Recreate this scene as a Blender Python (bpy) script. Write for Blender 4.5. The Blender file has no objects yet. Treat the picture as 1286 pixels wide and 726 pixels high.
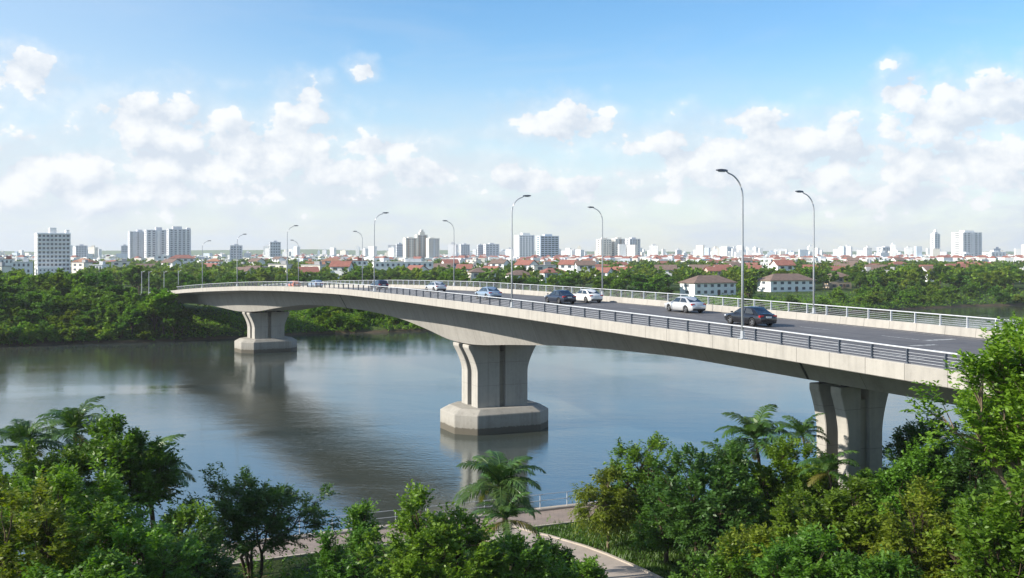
import bpy, bmesh, math, random
import numpy as np
from mathutils import Vector, Matrix
R = math.radians
PI = math.pi
S = bpy.context.scene
COL = S.collection
HC = 20.4            # camera height above the water
F = 1286.0           # focal length in photo pixels
HOR = 317.0

def proj(x, y, z):
    return 643 + F*x/y, HOR + F*(HC-z)/y
def unproj(px, y):   # lateral position of a column at a distance
    return (px-643)/F*y
def zat(py, y):
    return HC-(py-HOR)*y/F

# ------------------------------------------------------------------ mesh helpers
class MB:
    def __init__(self):
        self.v = []; self.f = []; self.m = []; self.uv = []
    def add(self, verts, faces, mi=0):
        b = len(self.v)
        self.v.extend([tuple(p) for p in verts])
        for f in faces:
            self.f.append(tuple(i+b for i in f)); self.m.append(mi)
    def box(self, c, s, mi=0, rot=0.0):
        cx, cy, cz = c; hx, hy, hz = s[0]/2, s[1]/2, s[2]/2
        cr, sr = math.cos(rot), math.sin(rot)
        vs = []
        for dz in (-hz, hz):
            for dx, dy in ((-hx,-hy),(hx,-hy),(hx,hy),(-hx,hy)):
                vs.append((cx+dx*cr-dy*sr, cy+dx*sr+dy*cr, cz+dz))
        self.add(vs, [(3,2,1,0),(4,5,6,7),(0,1,5,4),(1,2,6,5),(2,3,7,6),(3,0,4,7)], mi)
    def tube(self, pts, rad, n=6, mi=0, cap=True):
        pts = [Vector(p) for p in pts]
        if not hasattr(rad, '__len__'): rad = [rad]*len(pts)
        rings = []; vs = []
        up = Vector((0.13, 0.07, 1.0))
        for i, p in enumerate(pts):
            d = (pts[min(i+1, len(pts)-1)]-pts[max(i-1, 0)])
            if d.length < 1e-9: d = Vector((0,0,1))
            d.normalize()
            a = d.cross(Vector((1,0.2,0)) if abs(d.z) > .9 else Vector((0,0,1)))
            a.normalize(); b = d.cross(a)
            for k in range(n):
                t = 2*PI*k/n
                vs.append(p+(a*math.cos(t)+b*math.sin(t))*rad[i])
        fs = []
        for i in range(len(pts)-1):
            for k in range(n):
                fs.append((i*n+k, i*n+(k+1) % n, (i+1)*n+(k+1) % n, (i+1)*n+k))
        if cap:
            fs.append(tuple(range(n-1, -1, -1)))
            fs.append(tuple((len(pts)-1)*n+k for k in range(n)))
        self.add(vs, fs, mi)
    def prism(self, poly, z0, z1, mi=0):
        n = len(poly)
        vs = [(x, y, z0) for x, y in poly]+[(x, y, z1) for x, y in poly]
        fs = [tuple(range(n-1, -1, -1)), tuple(range(n, 2*n))]
        fs += [(i, (i+1) % n, n+(i+1) % n, n+i) for i in range(n)]
        self.add(vs, fs, mi)
    def mesh(self, name, mats, smooth=False, bevel=0.0, seg=1):
        me = bpy.data.meshes.new(name)
        me.from_pydata(self.v, [], self.f)
        if not isinstance(mats, (list, tuple)): mats = [mats]
        for m in mats: me.materials.append(m)
        me.polygons.foreach_set('material_index', self.m)
        bm = bmesh.new(); bm.from_mesh(me)
        bmesh.ops.recalc_face_normals(bm, faces=bm.faces)
        if bevel:
            bm.normal_update()
            es = [e for e in bm.edges if len(e.link_faces) == 2 and e.calc_face_angle(0) > R(25)]
            bmesh.ops.bevel(bm, geom=es, offset=bevel, segments=seg, affect='EDGES', clamp_overlap=True)
        bm.to_mesh(me); bm.free()
        if smooth: me.polygons.foreach_set('use_smooth', [True]*len(me.polygons))
        me.update()
        return me
    def build(self, name, mats, parent=None, **k):
        return link(name, self.mesh(name, mats, **k), parent)

def link(name, me, parent=None):
    o = bpy.data.objects.new(name, me); COL.objects.link(o)
    if parent is not None: o.parent = parent
    return o
def empty(name, loc=(0,0,0), rz=0.0, parent=None):
    o = bpy.data.objects.new(name, None); COL.objects.link(o)
    o.location = loc; o.rotation_euler = (0,0,rz); o.empty_display_size = .2
    if parent is not None: o.parent = parent
    return o
def tag(o, label=None, cat=None, group=None, kind=None):
    if label: o['label'] = label
    if cat: o['category'] = cat
    if group: o['group'] = group
    if kind: o['kind'] = kind
    return o
KIDS = {}
def copy_tree(o, parent=None, sub=None):
    c = o.copy(); COL.objects.link(c)
    if parent is not None: c.parent = parent
    for ch in (sub if sub is not None else list(o.children)):
        copy_tree(ch, c)
    return c

def np_mesh(name, V, Fq, mat, nper=4, smooth=False, mat_idx=None):
    """V (n,3), Fq (m,nper) numpy"""
    me = bpy.data.meshes.new(name)
    V = np.asarray(V, np.float32); Fq = np.asarray(Fq, np.int32)
    me.vertices.add(len(V)); me.vertices.foreach_set('co', V.ravel())
    me.loops.add(Fq.size); me.loops.foreach_set('vertex_index', Fq.ravel())
    me.polygons.add(len(Fq))
    me.polygons.foreach_set('loop_start', np.arange(0, Fq.size, nper, dtype=np.int32))
    try: me.polygons.foreach_set('loop_total', np.full(len(Fq), nper, np.int32))
    except Exception: pass
    for m in (mat if isinstance(mat, (list, tuple)) else [mat]): me.materials.append(m)
    if mat_idx is not None: me.polygons.foreach_set('material_index', np.asarray(mat_idx, np.int32))
    if smooth: me.polygons.foreach_set('use_smooth', np.ones(len(Fq), bool))
    me.update(calc_edges=True); me.validate()
    return me

# ------------------------------------------------------------------ node helpers
class NT:
    def __init__(self, tree): self.t = tree; self.n = tree.nodes; self.l = tree.links
    def new(self, typ, **k):
        nd = self.n.new(typ)
        for a, b in k.items(): setattr(nd, a, b)
        return nd
    def con(self, src, dst):
        if isinstance(src, (int, float)): dst.default_value = src
        elif isinstance(src, (tuple, list)):
            try: dst.default_value = src
            except Exception: dst.default_value = tuple(src)+(1.0,)
        else: self.l.new(src, dst)
    def m(self, op, a, b=None, c=None, clamp=False):
        nd = self.new('ShaderNodeMath', operation=op); nd.use_clamp = clamp
        self.con(a, nd.inputs[0])
        if b is not None: self.con(b, nd.inputs[1])
        if c is not None: self.con(c, nd.inputs[2])
        return nd.outputs[0]
    def vm(self, op, a, b=None, scale=None):
        nd = self.new('ShaderNodeVectorMath', operation=op)
        self.con(a, nd.inputs[0])
        if b is not None: self.con(b, nd.inputs[1])
        if scale is not None: self.con(scale, nd.inputs['Scale'])
        return nd.outputs[0]
    def noise(self, vec, scale, detail=4, rough=.5, dist=0.0, col=False, dim='3D'):
        nd = self.new('ShaderNodeTexNoise'); nd.noise_dimensions = dim
        if vec is not None: self.l.new(vec, nd.inputs['Vector'])
        nd.inputs['Scale'].default_value = scale; nd.inputs['Detail'].default_value = detail
        nd.inputs['Roughness'].default_value = rough; nd.inputs['Distortion'].default_value = dist
        return nd.outputs['Color'] if col else nd.outputs['Fac']
    def ramp(self, fac, stops, interp='LINEAR'):
        nd = self.new('ShaderNodeValToRGB'); e = nd.color_ramp.elements; nd.color_ramp.interpolation = interp
        while len(e) < len(stops): e.new(.5)
        for i, (p, c) in enumerate(stops):
            e[i].position = p; e[i].color = tuple(c)+(1,) if len(c) == 3 else c
        self.con(fac, nd.inputs[0]); return nd.outputs[0]
    def mix(self, fac, a, b, blend='MIX'):
        nd = self.new('ShaderNodeMix', data_type='RGBA', blend_type=blend)
        self.con(fac, nd.inputs[0])
        for s, i in ((a, 6), (b, 7)):
            if isinstance(s, (tuple, list)): nd.inputs[i].default_value = tuple(s)+(1,) if len(s) == 3 else s
            else: self.l.new(s, nd.inputs[i])
        return nd.outputs[2]
    def sstep(self, lo, hi, x):
        nd = self.new('ShaderNodeMapRange', interpolation_type='SMOOTHSTEP')
        self.con(x, nd.inputs[0]); self.con(lo, nd.inputs[1]); self.con(hi, nd.inputs[2])
        return nd.outputs[0]
    def sep(self, v):
        nd = self.new('ShaderNodeSeparateXYZ'); self.l.new(v, nd.inputs[0]); return nd.outputs
    def comb(self, x, y, z):
        nd = self.new('ShaderNodeCombineXYZ')
        for s, i in ((x,0),(y,1),(z,2)): self.con(s, nd.inputs[i])
        return nd.outputs[0]

def newmat(name):
    m = bpy.data.materials.new(name); m.use_nodes = True
    nt = NT(m.node_tree); b = nt.n['Principled BSDF']
    return m, nt, b
def coord(nt, which='Object'):
    return nt.new('ShaderNodeTexCoord').outputs[which]
def bump(nt, h, strength=.3, dist=.05):
    nd = nt.new('ShaderNodeBump'); nd.inputs['Strength'].default_value = strength; nd.inputs['Distance'].default_value = dist
    nt.l.new(h, nd.inputs['Height']); return nd.outputs[0]

def flat(name, col, rough=.6, metal=0.0, var=.12, scale=3.0, spec=.5, coat=0.0, emis=None):
    m, nt, b = newmat(name)
    n = nt.noise(coord(nt), scale, 5, .6)
    lo = tuple(max(0, c*(1-var)) for c in col); hi = tuple(min(1, c*(1+var)) for c in col)
    nt.l.new(nt.ramp(n, [(.3, lo), (.7, hi)]), b.inputs['Base Color'])
    b.inputs['Roughness'].default_value = rough; b.inputs['Metallic'].default_value = metal
    b.inputs['Specular IOR Level'].default_value = spec
    if coat: b.inputs['Coat Weight'].default_value = coat; b.inputs['Coat Roughness'].default_value = .05
    return m

def concrete(name, base=(.40,.375,.33), joints=0.0, tide=False, board=0.0, streak=.25):
    m, nt, b = newmat(name)
    co = coord(nt)
    x, y, z = nt.sep(co)
    n1 = nt.noise(co, .35, 6, .6); n2 = nt.noise(co, 3.0, 6, .65); n3 = nt.noise(co, 26.0, 3, .6)
    if joints:
        uvs = nt.new('ShaderNodeUVMap'); uvs.uv_map = 'along'; sco = uvs.outputs[0]
        mp = nt.vm('MULTIPLY', sco, (1.5, .14, 1)); mp2 = nt.vm('MULTIPLY', sco, (.9, .06, 1))
    else:
        mp = nt.vm('MULTIPLY', co, (2.2, 2.2, .16)); mp2 = nt.vm('MULTIPLY', co, (1.3, 1.3, .05))
    st = nt.noise(mp, 1.0, 5, .62)
    v = nt.m('ADD', nt.m('MULTIPLY', n1, .28), nt.m('MULTIPLY', n2, .2))
    v = nt.m('ADD', v, nt.m('MULTIPLY', st, streak*1.3)); v = nt.m('ADD', v, nt.m('MULTIPLY', n3, .10))
    tot = .28+.2+streak*1.3+.10
    v = nt.m('DIVIDE', v, tot)
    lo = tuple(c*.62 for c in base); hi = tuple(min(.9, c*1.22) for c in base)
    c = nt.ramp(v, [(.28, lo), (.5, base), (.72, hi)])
    # dark water stains running down
    stm = nt.sstep(.56, .72, nt.noise(mp2, 1.0, 4, .6))
    c = nt.mix(nt.m('MULTIPLY', stm, streak*1.1), c, tuple(k*.42 for k in base))
    if joints:
        uv = nt.new('ShaderNodeUVMap'); uv.uv_map = 'along'
        u, vv, _ = nt.sep(uv.outputs[0])
        fr = nt.m('FRACT', nt.m('DIVIDE', u, joints))
        d = nt.m('ABSOLUTE', nt.m('SUBTRACT', fr, .5))
        j = nt.m('GREATER_THAN', d, .5-.022/joints)
        c = nt.mix(nt.m('MULTIPLY', j, .75), c, (.10,.095,.085))
        # panel to panel tone
        wn = nt.new('ShaderNodeTexWhiteNoise'); wn.noise_dimensions = '1D'
        nt.l.new(nt.m('FLOOR', nt.m('ADD', nt.m('DIVIDE', u, joints), .0)), wn.inputs['W'])
        c = nt.mix(nt.m('MULTIPLY', wn.outputs[0], .22), c, tuple(k*.7 for k in base))
    if board:
        fr = nt.m('FRACT', nt.m('DIVIDE', z, board))
        j = nt.m('LESS_THAN', fr, .02/board*1.6)
        c = nt.mix(nt.m('MULTIPLY', j, .65), c, tuple(k*.35 for k in base))
    if tide:
        zz = nt.m('ADD', z, nt.m('MULTIPLY', nt.m('SUBTRACT', n2, .5), .55))
        w = nt.sstep(.75, .62, zz)
        c = nt.mix(nt.m('MULTIPLY', nt.sstep(.80, .66, zz), .88), c, (.075,.066,.05))
        c = nt.mix(nt.m('MULTIPLY', nt.sstep(1.6, .7, zz), .25), c, (.15,.13,.09))
    nt.l.new(c, b.inputs['Base Color'])
    b.inputs['Roughness'].default_value = .85; b.inputs['Specular IOR Level'].default_value = .25
    nt.l.new(bump(nt, nt.m('ADD', n3, n2), .35, .02), b.inputs['Normal'])
    return m

def leafmat(name, cols, trans=.34, rough=.46, scale=.9, spec=.34):
    m, nt, b = newmat(name)
    out = nt.n['Material Output']
    co = coord(nt)
    oi = nt.new('ShaderNodeObjectInfo')
    wv = nt.vm('ADD', co, nt.comb(nt.m('MULTIPLY', oi.outputs['Random'], 40), 0, 0))
    n = nt.noise(wv, scale, 3, .6); n2 = nt.noise(wv, 14.0, 2, .6)
    f = nt.m('ADD', nt.m('MULTIPLY', n, .6), nt.m('MULTIPLY', n2, .4))
    c = nt.ramp(f, [(.33, cols[0]), (.5, cols[1]), (.66, cols[2])])
    hs = nt.new('ShaderNodeHueSaturation')
    nt.l.new(c, hs.inputs['Color'])
    hs.inputs['Hue'].default_value = .5
    nt.l.new(nt.m('ADD', .485, nt.m('MULTIPLY', oi.outputs['Random'], .03)), hs.inputs['Hue'])
    nt.l.new(nt.m('ADD', .78, nt.m('MULTIPLY', nt.m('FRACT', nt.m('MULTIPLY', oi.outputs['Random'], 7.3)), .44)), hs.inputs['Value'])
    c = hs.outputs[0]
    nt.l.new(c, b.inputs['Base Color'])
    b.inputs['Roughness'].default_value = rough; b.inputs['Specular IOR Level'].default_value = spec
    tr = nt.new('ShaderNodeBsdfTranslucent')
    tc = nt.mix(1.0, c, (1.6, 1.75, .55), 'MULTIPLY')
    nt.l.new(tc, tr.inputs['Color'])
    mx = nt.new('ShaderNodeMixShader'); mx.inputs[0].default_value = trans
    nt.l.new(b.outputs[0], mx.inputs[1]); nt.l.new(tr.outputs[0], mx.inputs[2])
    nt.l.new(mx.outputs[0], out.inputs['Surface'])
    return m

# ------------------------------------------------------------------ materials
M = {}
M['conc'] = concrete('bridge_concrete', (.35,.325,.285))
M['fascia'] = concrete('parapet_concrete', (.375,.355,.318), joints=2.6, streak=.42)
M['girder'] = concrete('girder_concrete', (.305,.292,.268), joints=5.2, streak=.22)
M['pier'] = concrete('pier_concrete', (.385,.368,.332), board=2.6, streak=.3)
M['footing'] = concrete('footing_concrete', (.335,.318,.282), tide=True, streak=.3)
M['rail'] = flat('galvanised_rail', (.54,.56,.58), .5, .15, .12)
M['post'] = flat('railing_post_paint', (.09,.105,.13), .5, .1, .15)
M['lamp'] = flat('lamp_steel', (.42,.44,.46), .42, .35, .08)
M['lamphead'] = flat('lamp_head', (.10,.11,.13), .45, .4, .1)
M['lens'] = flat('lamp_lens', (.55,.56,.55), .25)
M['dark'] = flat('dark_gap', (.03,.03,.03), .8)
M['rubber'] = flat('tyre_rubber', (.012,.012,.013), .75)
M['rim'] = flat('alloy_rim', (.55,.56,.58), .3, .8, .05)
M['plate'] = flat('plate_white', (.7,.7,.66), .5)
M['tail'] = flat('tail_light', (.42,.012,.015), .2, 0, .05, coat=.6)
M['headl'] = flat('headlight', (.7,.72,.75), .1, .2, .05, coat=.8)
M['trim'] = flat('black_trim', (.015,.015,.017), .5)
m, nt, b = newmat('car_glass')
b.inputs['Base Color'].default_value = (.02,.026,.032,1); b.inputs['Roughness'].default_value = .05
b.inputs['Specular IOR Level'].default_value = .7; b.inputs['Coat Weight'].default_value = .5
M['glass'] = m
def paint(name, col, metal=.35):
    m, nt, b = newmat(name)
    n = nt.noise(coord(nt), 900.0, 1, .5)
    nt.l.new(nt.ramp(n, [(.35, tuple(c*.9 for c in col)), (.65, tuple(min(1, c*1.1) for c in col))]), b.inputs['Base Color'])
    b.inputs['Metallic'].default_value = metal; b.inputs['Roughness'].default_value = .32
    b.inputs['Coat Weight'].default_value = .9; b.inputs['Coat Roughness'].default_value = .04
    return m
PAINT = dict(black=paint('paint_black', (.012,.013,.018)), white=paint('paint_white', (.72,.72,.70), .0),
             silver=paint('paint_silver', (.60,.61,.62), .35), blue=paint('paint_steel_blue', (.30,.38,.47), .4),
             orange=paint('paint_orange', (.50,.13,.05), .1), navy=paint('paint_navy', (.02,.028,.05)))

# asphalt
m, nt, b = newmat('asphalt')
uv = nt.new('ShaderNodeUVMap'); uv.uv_map = 'along'
u, v, _ = nt.sep(uv.outputs[0])
co = coord(nt)
n = nt.noise(co, .5, 6, .65); n2 = nt.noise(co, 9.0, 4, .7)
tr = nt.noise(nt.comb(nt.m('MULTIPLY', u, .03), nt.m('MULTIPLY', v, 1.1), 0), 1.0, 4, .5)
f = nt.m('ADD', nt.m('MULTIPLY', n, .35), nt.m('ADD', nt.m('MULTIPLY', n2, .2), nt.m('MULTIPLY', tr, .45)))
c = nt.ramp(f, [(.35, (.07,.067,.068)), (.5, (.108,.104,.105)), (.66, (.158,.152,.148))])
nt.l.new(c, b.inputs['Base Color']); b.inputs['Roughness'].default_value = .8
nt.l.new(bump(nt, nt.noise(co, 60, 2), .3, .01), b.inputs['Normal'])
M['asphalt'] = m
m, nt, b = newmat('road_paint')
co = coord(nt); w = nt.noise(co, 3.5, 5, .75)
nt.l.new(nt.ramp(w, [(.38, (.14,.14,.135)), (.56, (.44,.44,.42))]), b.inputs['Base Color']); b.inputs['Roughness'].default_value = .7
M['line'] = m

# water
m, nt, b = newmat('river_water')
co = coord(nt)
p = nt.vm('MULTIPLY', co, (1, 1, 0))
murk = nt.noise(p, .02, 4, .55)
nt.l.new(nt.ramp(murk, [(.35, (.034,.050,.050)), (.65, (.058,.058,.038))]), b.inputs['Base Color'])
b.inputs['Roughness'].default_value = .045; b.inputs['IOR'].default_value = 4.4; b.inputs['Specular IOR Level'].default_value = .5; b.inputs['Specular Tint'].default_value = (.90,.97,1.0,1)
pr = nt.new('ShaderNodeMapping'); pr.inputs['Rotation'].default_value = (0, 0, R(12)); nt.l.new(p, pr.inputs[0])
sw = nt.noise(nt.vm('MULTIPLY', pr.outputs[0], (.16, .42, 1)), 1.0, 4, .55, .4)
rp = nt.noise(nt.vm('MULTIPLY', pr.outputs[0], (.75, 2.1, 1)), 1.0, 5, .6, .6)
fn = nt.noise(nt.vm('MULTIPLY', pr.outputs[0], (2.0, 4.2, 1)), 1.0, 3, .6, .3)
calm = nt.sstep(.36, .62, nt.noise(nt.vm('MULTIPLY', p, (.013, .03, 1)), 1.0, 4, .6, .5))
h = nt.m('ADD', nt.m('MULTIPLY', sw, .13), nt.m('ADD', nt.m('MULTIPLY', rp, .11), nt.m('MULTIPLY', fn, .062)))
h = nt.m('MULTIPLY', h, nt.m('ADD', .30, nt.m('MULTIPLY', calm, .95)))
WATER_H = h
nt.l.new(bump(nt, h, 1.0, .125), b.inputs['Normal'])
M['water'] = m

# ground materials
def groundmat(name, a, b_, c_, soil=(.16,.11,.07), sm=.66, sc=.05):
    m, nt, b = newmat(name)
    co = coord(nt)
    n = nt.noise(co, sc, 7, .65); n2 = nt.noise(co, sc*22, 4, .6)
    f = nt.m('ADD', nt.m('MULTIPLY', n, .65), nt.m('MULTIPLY', n2, .35))
    c = nt.ramp(f, [(.36, a), (.5, b_), (.64, c_)])
    s = nt.sstep(sm, sm+.06, nt.noise(co, sc*1.7, 5, .6))
    c = nt.mix(nt.m('MULTIPLY', s, .8), c, soil)
    gx_, gy_, gz_ = nt.sep(co)
    c = nt.mix(nt.sstep(.85, .35, nt.m('ADD', gz_, nt.m('MULTIPLY', nt.m('SUBTRACT', n2, .5), .9))), c, (.085, .066, .042))
    nt.l.new(c, b.inputs['Base Color']); b.inputs['Roughness'].default_value = .95; b.inputs['Specular IOR Level'].default_value = .1
    nt.l.new(bump(nt, n2, .8, .3), b.inputs['Normal'])
    return m
M['far_ground'] = groundmat('meadow_ground', (.026,.05,.012), (.05,.085,.02), (.085,.12,.03))
M['near_ground'] = groundmat('near_soil', (.02,.032,.01), (.035,.055,.014), (.06,.07,.025), sm=.6, sc=.2)
m, nt, b = newmat('promenade_paving')
co = coord(nt)
br = nt.new('ShaderNodeTexBrick'); nt.l.new(co, br.inputs['Vector']); br.inputs['Scale'].default_value = 1.0
br.inputs['Color1'].default_value = (.30,.235,.195,1); br.inputs['Color2'].default_value = (.25,.20,.17,1); br.inputs['Mortar'].default_value = (.14,.115,.10,1)
br.inputs['Mortar Size'].default_value = .012; br.inputs['Brick Width'].default_value = .6; br.inputs['Row Height'].default_value = .3
c = nt.mix(nt.sstep(.4, .7, nt.noise(co, .6, 6, .65)), br.outputs[0], (.20,.165,.14))
nt.l.new(c, b.inputs['Base Color']); b.inputs['Roughness'].default_value = .85
M['paving'] = m
M['path'] = concrete('path_concrete', (.36,.31,.265), streak=.05)
M['kerb'] = concrete('kerb_concrete', (.40,.35,.29), streak=.1)
M['dirt'] = flat('bare_dirt', (.36,.27,.19), .95, 0, .3, .3)

M['bark'] = flat('bark', (.075,.055,.035), .9, 0, .4, 6.0, .2)
M['bark_pale'] = flat('pale_bark', (.20,.155,.105), .9, 0, .35, 6.0, .2)
M['leaf_bright'] = leafmat('leaf_bright', [(.060,.120,.010), (.110,.200,.016), (.185,.290,.030)])
M['leaf_mid'] = leafmat('leaf_mid', [(0.0455,0.1012,0.0113), (0.0886,0.1771,0.0177), (0.1581,0.2656,0.0316)])
M['leaf_dark'] = leafmat('leaf_dark', [(0.0292,0.0778,0.0162), (0.0535,0.1296,0.0244), (0.1004,0.2026,0.0389)], .35)
M['leaf_yellow'] = leafmat('leaf_yellow', [(.065,.100,.008), (.120,.170,.013), (.195,.235,.024)])
M['leaf_palm'] = leafmat('leaf_palm', [(0.0350,0.0813,0.0200), (0.0625,0.1313,0.0325), (0.1187,0.1875,0.0475)], .3, .35)
M['leaf_palm_dry'] = leafmat('leaf_palm_dry', [(.08,.08,.02), (.16,.15,.03), (.22,.19,.05)], .3, .4)
M['far_dark'] = leafmat('far_leaf_dark', [(0.0406,0.0874,0.0125), (0.0718,0.1435,0.0187), (0.1326,0.2262,0.0312)], .3, .6, .35, .12)
M['far_mid'] = leafmat('far_leaf_mid', [(0.0661,0.1294,0.0129), (0.1121,0.2012,0.0201), (0.1796,0.2875,0.0345)], .3, .6, .35, .12)
M['far_yellow'] = leafmat('far_leaf_yellow', [(0.0747,0.1207,0.0115), (0.1207,0.1782,0.0172), (0.1782,0.2357,0.0299)], .35, .6, .35, .12)
M['grass'] = leafmat('grass_blade', [(.035,.075,.012), (.065,.125,.018), (.11,.17,.03)], .35, .5, .6)

# ------------------------------------------------------------------ the bridge line
W = 20.0
TS = np.arange(2.0, 340.0, 1.0)
def slope(t):
    if t < 128: return -.455
    if t < 205: return -.455-.165*(t-128)/77
    return -.62
XS = [41.35-.455*2.0]
for t in TS[:-1]: XS.append(XS[-1]+slope(t+.5)*1.0)
XS = np.array(XS)
SL = [0.0]
for i in range(len(TS)-1): SL.append(SL[-1]+math.hypot(XS[i+1]-XS[i], 1.0))
SL = np.array(SL)
ZT_T = [2, 48, 61, 91, 115, 143, 170, 193, 215, 232, 260, 300, 340]
ZT_Z = [6.0, 5.38, 5.15, 4.92, 4.90, 5.05, 5.6, 6.35, 7.4, 8.4, 10.4, 13.4, 15.5]
# smooth the profile
_zt = np.interp(TS, ZT_T, ZT_Z)
_k = np.exp(-np.linspace(-2, 2, 25)**2); _k /= _k.sum()
_zt = np.convolve(np.pad(_zt, 12, mode='edge'), _k, 'valid')
def zt(t): return HC-float(np.interp(t, TS, _zt))
DP_T = [2, 48, 64, 76, 85, 94, 103, 109, 113, 119, 124.5, 133, 142, 150, 160, 171, 180, 190, 199, 205, 212, 221, 230, 240, 260, 340]
DP_D = [3.0, 3.0, 3.15, 3.05, 3.35, 3.85, 4.6, 5.2, 5.45, 5.4, 4.75, 4.0, 3.6, 3.4, 3.25, 3.25, 3.5, 4.2, 4.95, 5.15, 5.1, 4.4, 3.7, 3.2, 2.6, 2.4]
_dp = np.interp(TS, DP_T, DP_D); _k2 = np.exp(-np.linspace(-2, 2, 9)**2); _k2 /= _k2.sum()
_dp = np.convolve(np.pad(_dp, 4, mode='edge'), _k2, 'valid')
def dep(t): return float(np.interp(t, TS, _dp))
def ob(t): return float(np.interp(t, [2, 55, 66, 100, 340], [7.6, 7.6, 7.5, 5.7, 5.7]))
def wt(t): return ob(t)-1.15
def frame(t):
    g = slope(t); n = math.hypot(1, g)
    return Vector((float(np.interp(t, TS, XS)), t, 0)), Vector((g/n, 1/n, 0)), Vector((1/n, -g/n, 0))
def at(t, o, dz=0.0):
    N, T, Rr = frame(t)
    p = N+Rr*o
    return Vector((p.x, p.y, zt(t)+dz))
def t_of_px(px, o):
    best = None
    for t in np.arange(30, 320, .25):
        p = at(t, o); x = 643+F*p.x/p.y
        if best is None or abs(x-px) < best[0]: best = (abs(x-px), t)
    return float(best[1])

def sweep(name, sec, t0, t1, step, mat, parent=None, closed=True, caps=True):
    """sec(t) -> [(o, dz), ...]"""
    ts = list(np.arange(t0, t1+1e-6, step))
    V = []; n = None; UV = []
    for t in ts:
        pts = sec(t); n = len(pts); s = float(np.interp(t, TS, SL))
        for o, dz in pts:
            V.append(at(t, o, dz)); UV.append((s, o if not closed else dz))
    fs = []
    for i in range(len(ts)-1):
        for k in range(n if closed else n-1):
            k2 = (k+1) % n
            fs.append((i*n+k, i*n+k2, (i+1)*n+k2, (i+1)*n+k))
    if closed and caps:
        fs.append(tuple(range(n-1, -1, -1))); fs.append(tuple((len(ts)-1)*n+k for k in range(n)))
    me = bpy.data.meshes.new(name)
    me.from_pydata([tuple(p) for p in V], [], fs); me.materials.append(mat)
    ul = me.uv_layers.new(name='along')
    for lp in me.loops: ul.data[lp.index].uv = UV[lp.vertex_index]
    bm = bmesh.new(); bm.from_mesh(me); bmesh.ops.recalc_face_normals(bm, faces=bm.faces)
    if not closed:
        for f in bm.faces:
            if f.normal.z < 0: f.normal_flip()
    bm.to_mesh(me); bm.free()
    return link(name, me, parent)

BR = empty('road_bridge', tuple(at(115, 10, 0)*1.0)[:2]+(0,))
tag(BR, 'long grey concrete road bridge arching across the river on pairs of pier legs', 'bridge')
BR.location = (0, 0, 0)
T0, T1 = 4, 330
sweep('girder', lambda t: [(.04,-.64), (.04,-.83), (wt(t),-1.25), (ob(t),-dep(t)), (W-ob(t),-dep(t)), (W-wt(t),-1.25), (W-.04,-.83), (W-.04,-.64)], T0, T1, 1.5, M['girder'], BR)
sweep('parapet', lambda t: [(0,-.80), (0,-.03), (.03,0), (.31,0), (.34,-.03), (.42,-.58), (.42,-.80)], T0, T1, 2, M['fascia'], BR)
sweep('parapet', lambda t: [(W,-.80), (W,-.03), (W-.03,0), (W-.31,0), (W-.34,-.03), (W-.42,-.58), (W-.42,-.80)], T0, T1, 2, M['fascia'], BR)
road = sweep('road', lambda t: [(.43,-.60), (W/2,-.56), (W-.43,-.60)], T0, T1, 2, M['asphalt'], None, closed=False)
tag(road, 'dark asphalt carriageway on top of the bridge', None, None, 'structure')
def roadz(o): return -.60+.04*(1-abs(o-W/2)/(W/2-.43))
# lane lines: thin sheets just above the asphalt
mb = MB()
def strip(t0, t1, o0, o1):
    ts = np.linspace(t0, t1, max(2, int((t1-t0)/2)+1)); vs = []
    for t in ts:
        vs.append(at(t, o0, roadz(o0)+.006)); vs.append(at(t, o1, roadz(o1)+.006))
    mb.add(vs, [(2*i, 2*i+1, 2*i+3, 2*i+2) for i in range(len(ts)-1)])
for o in (6.2, 10.35, 14.5):
    t = 8.0
    while t < 320:
        strip(t, t+3.0, o-.08, o+.08); t += 7.6
strip(T0, T1, 1.25, 1.39); strip(T0, T1, W-1.39, W-1.25)
strip(60.6, 61.0, 7.0, 17.2); strip(58.4, 58.8, 10.8, 13.0)
lm = mb.build('road_markings', M['line'], road)
for p in lm.data.polygons:
    if p.normal.z < 0: p.flip()

# railings
def railing(o, t0, t1, name='railing'):
    pts = lambda dz, st: [at(t, o, dz) for t in np.arange(t0, t1+.1, st)]
    m0 = MB(); m0.tube(pts(.75, 2.0), .045, 6); r = m0.build(name, M['rail'], BR, smooth=True)
    for dz in (.12, .26, .40, .54):
        q = MB(); q.tube(pts(dz, 2.5), .010, 4); q.build('rail', M['rail'], r)
    s0, s1 = np.interp(t0, TS, SL), np.interp(t1, TS, SL)
    q = MB()
    q.box((0, 0, .36), (.06, .11, .72)); q.box((0, 0, .012), (.16, .22, .024)); q.box((0, .075, .40), (.05, .04, .60))
    pm = q.mesh('railing_post', M['post'] if o < 5 else M['rail'])
    for s in np.arange(s0+.8, s1, 2.32):
        t = float(np.interp(s, SL, TS)); po = link('railing_post', pm, r)
        po.location = at(t, o, 0); _, T, _r = frame(t)
        po.rotation_euler = (0, 0, math.atan2(_r.y, _r.x)+(PI/2 if o < 5 else -PI/2))
    return r
railing(.17, 38, 236); railing(W-.17, 38, 236)

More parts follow.
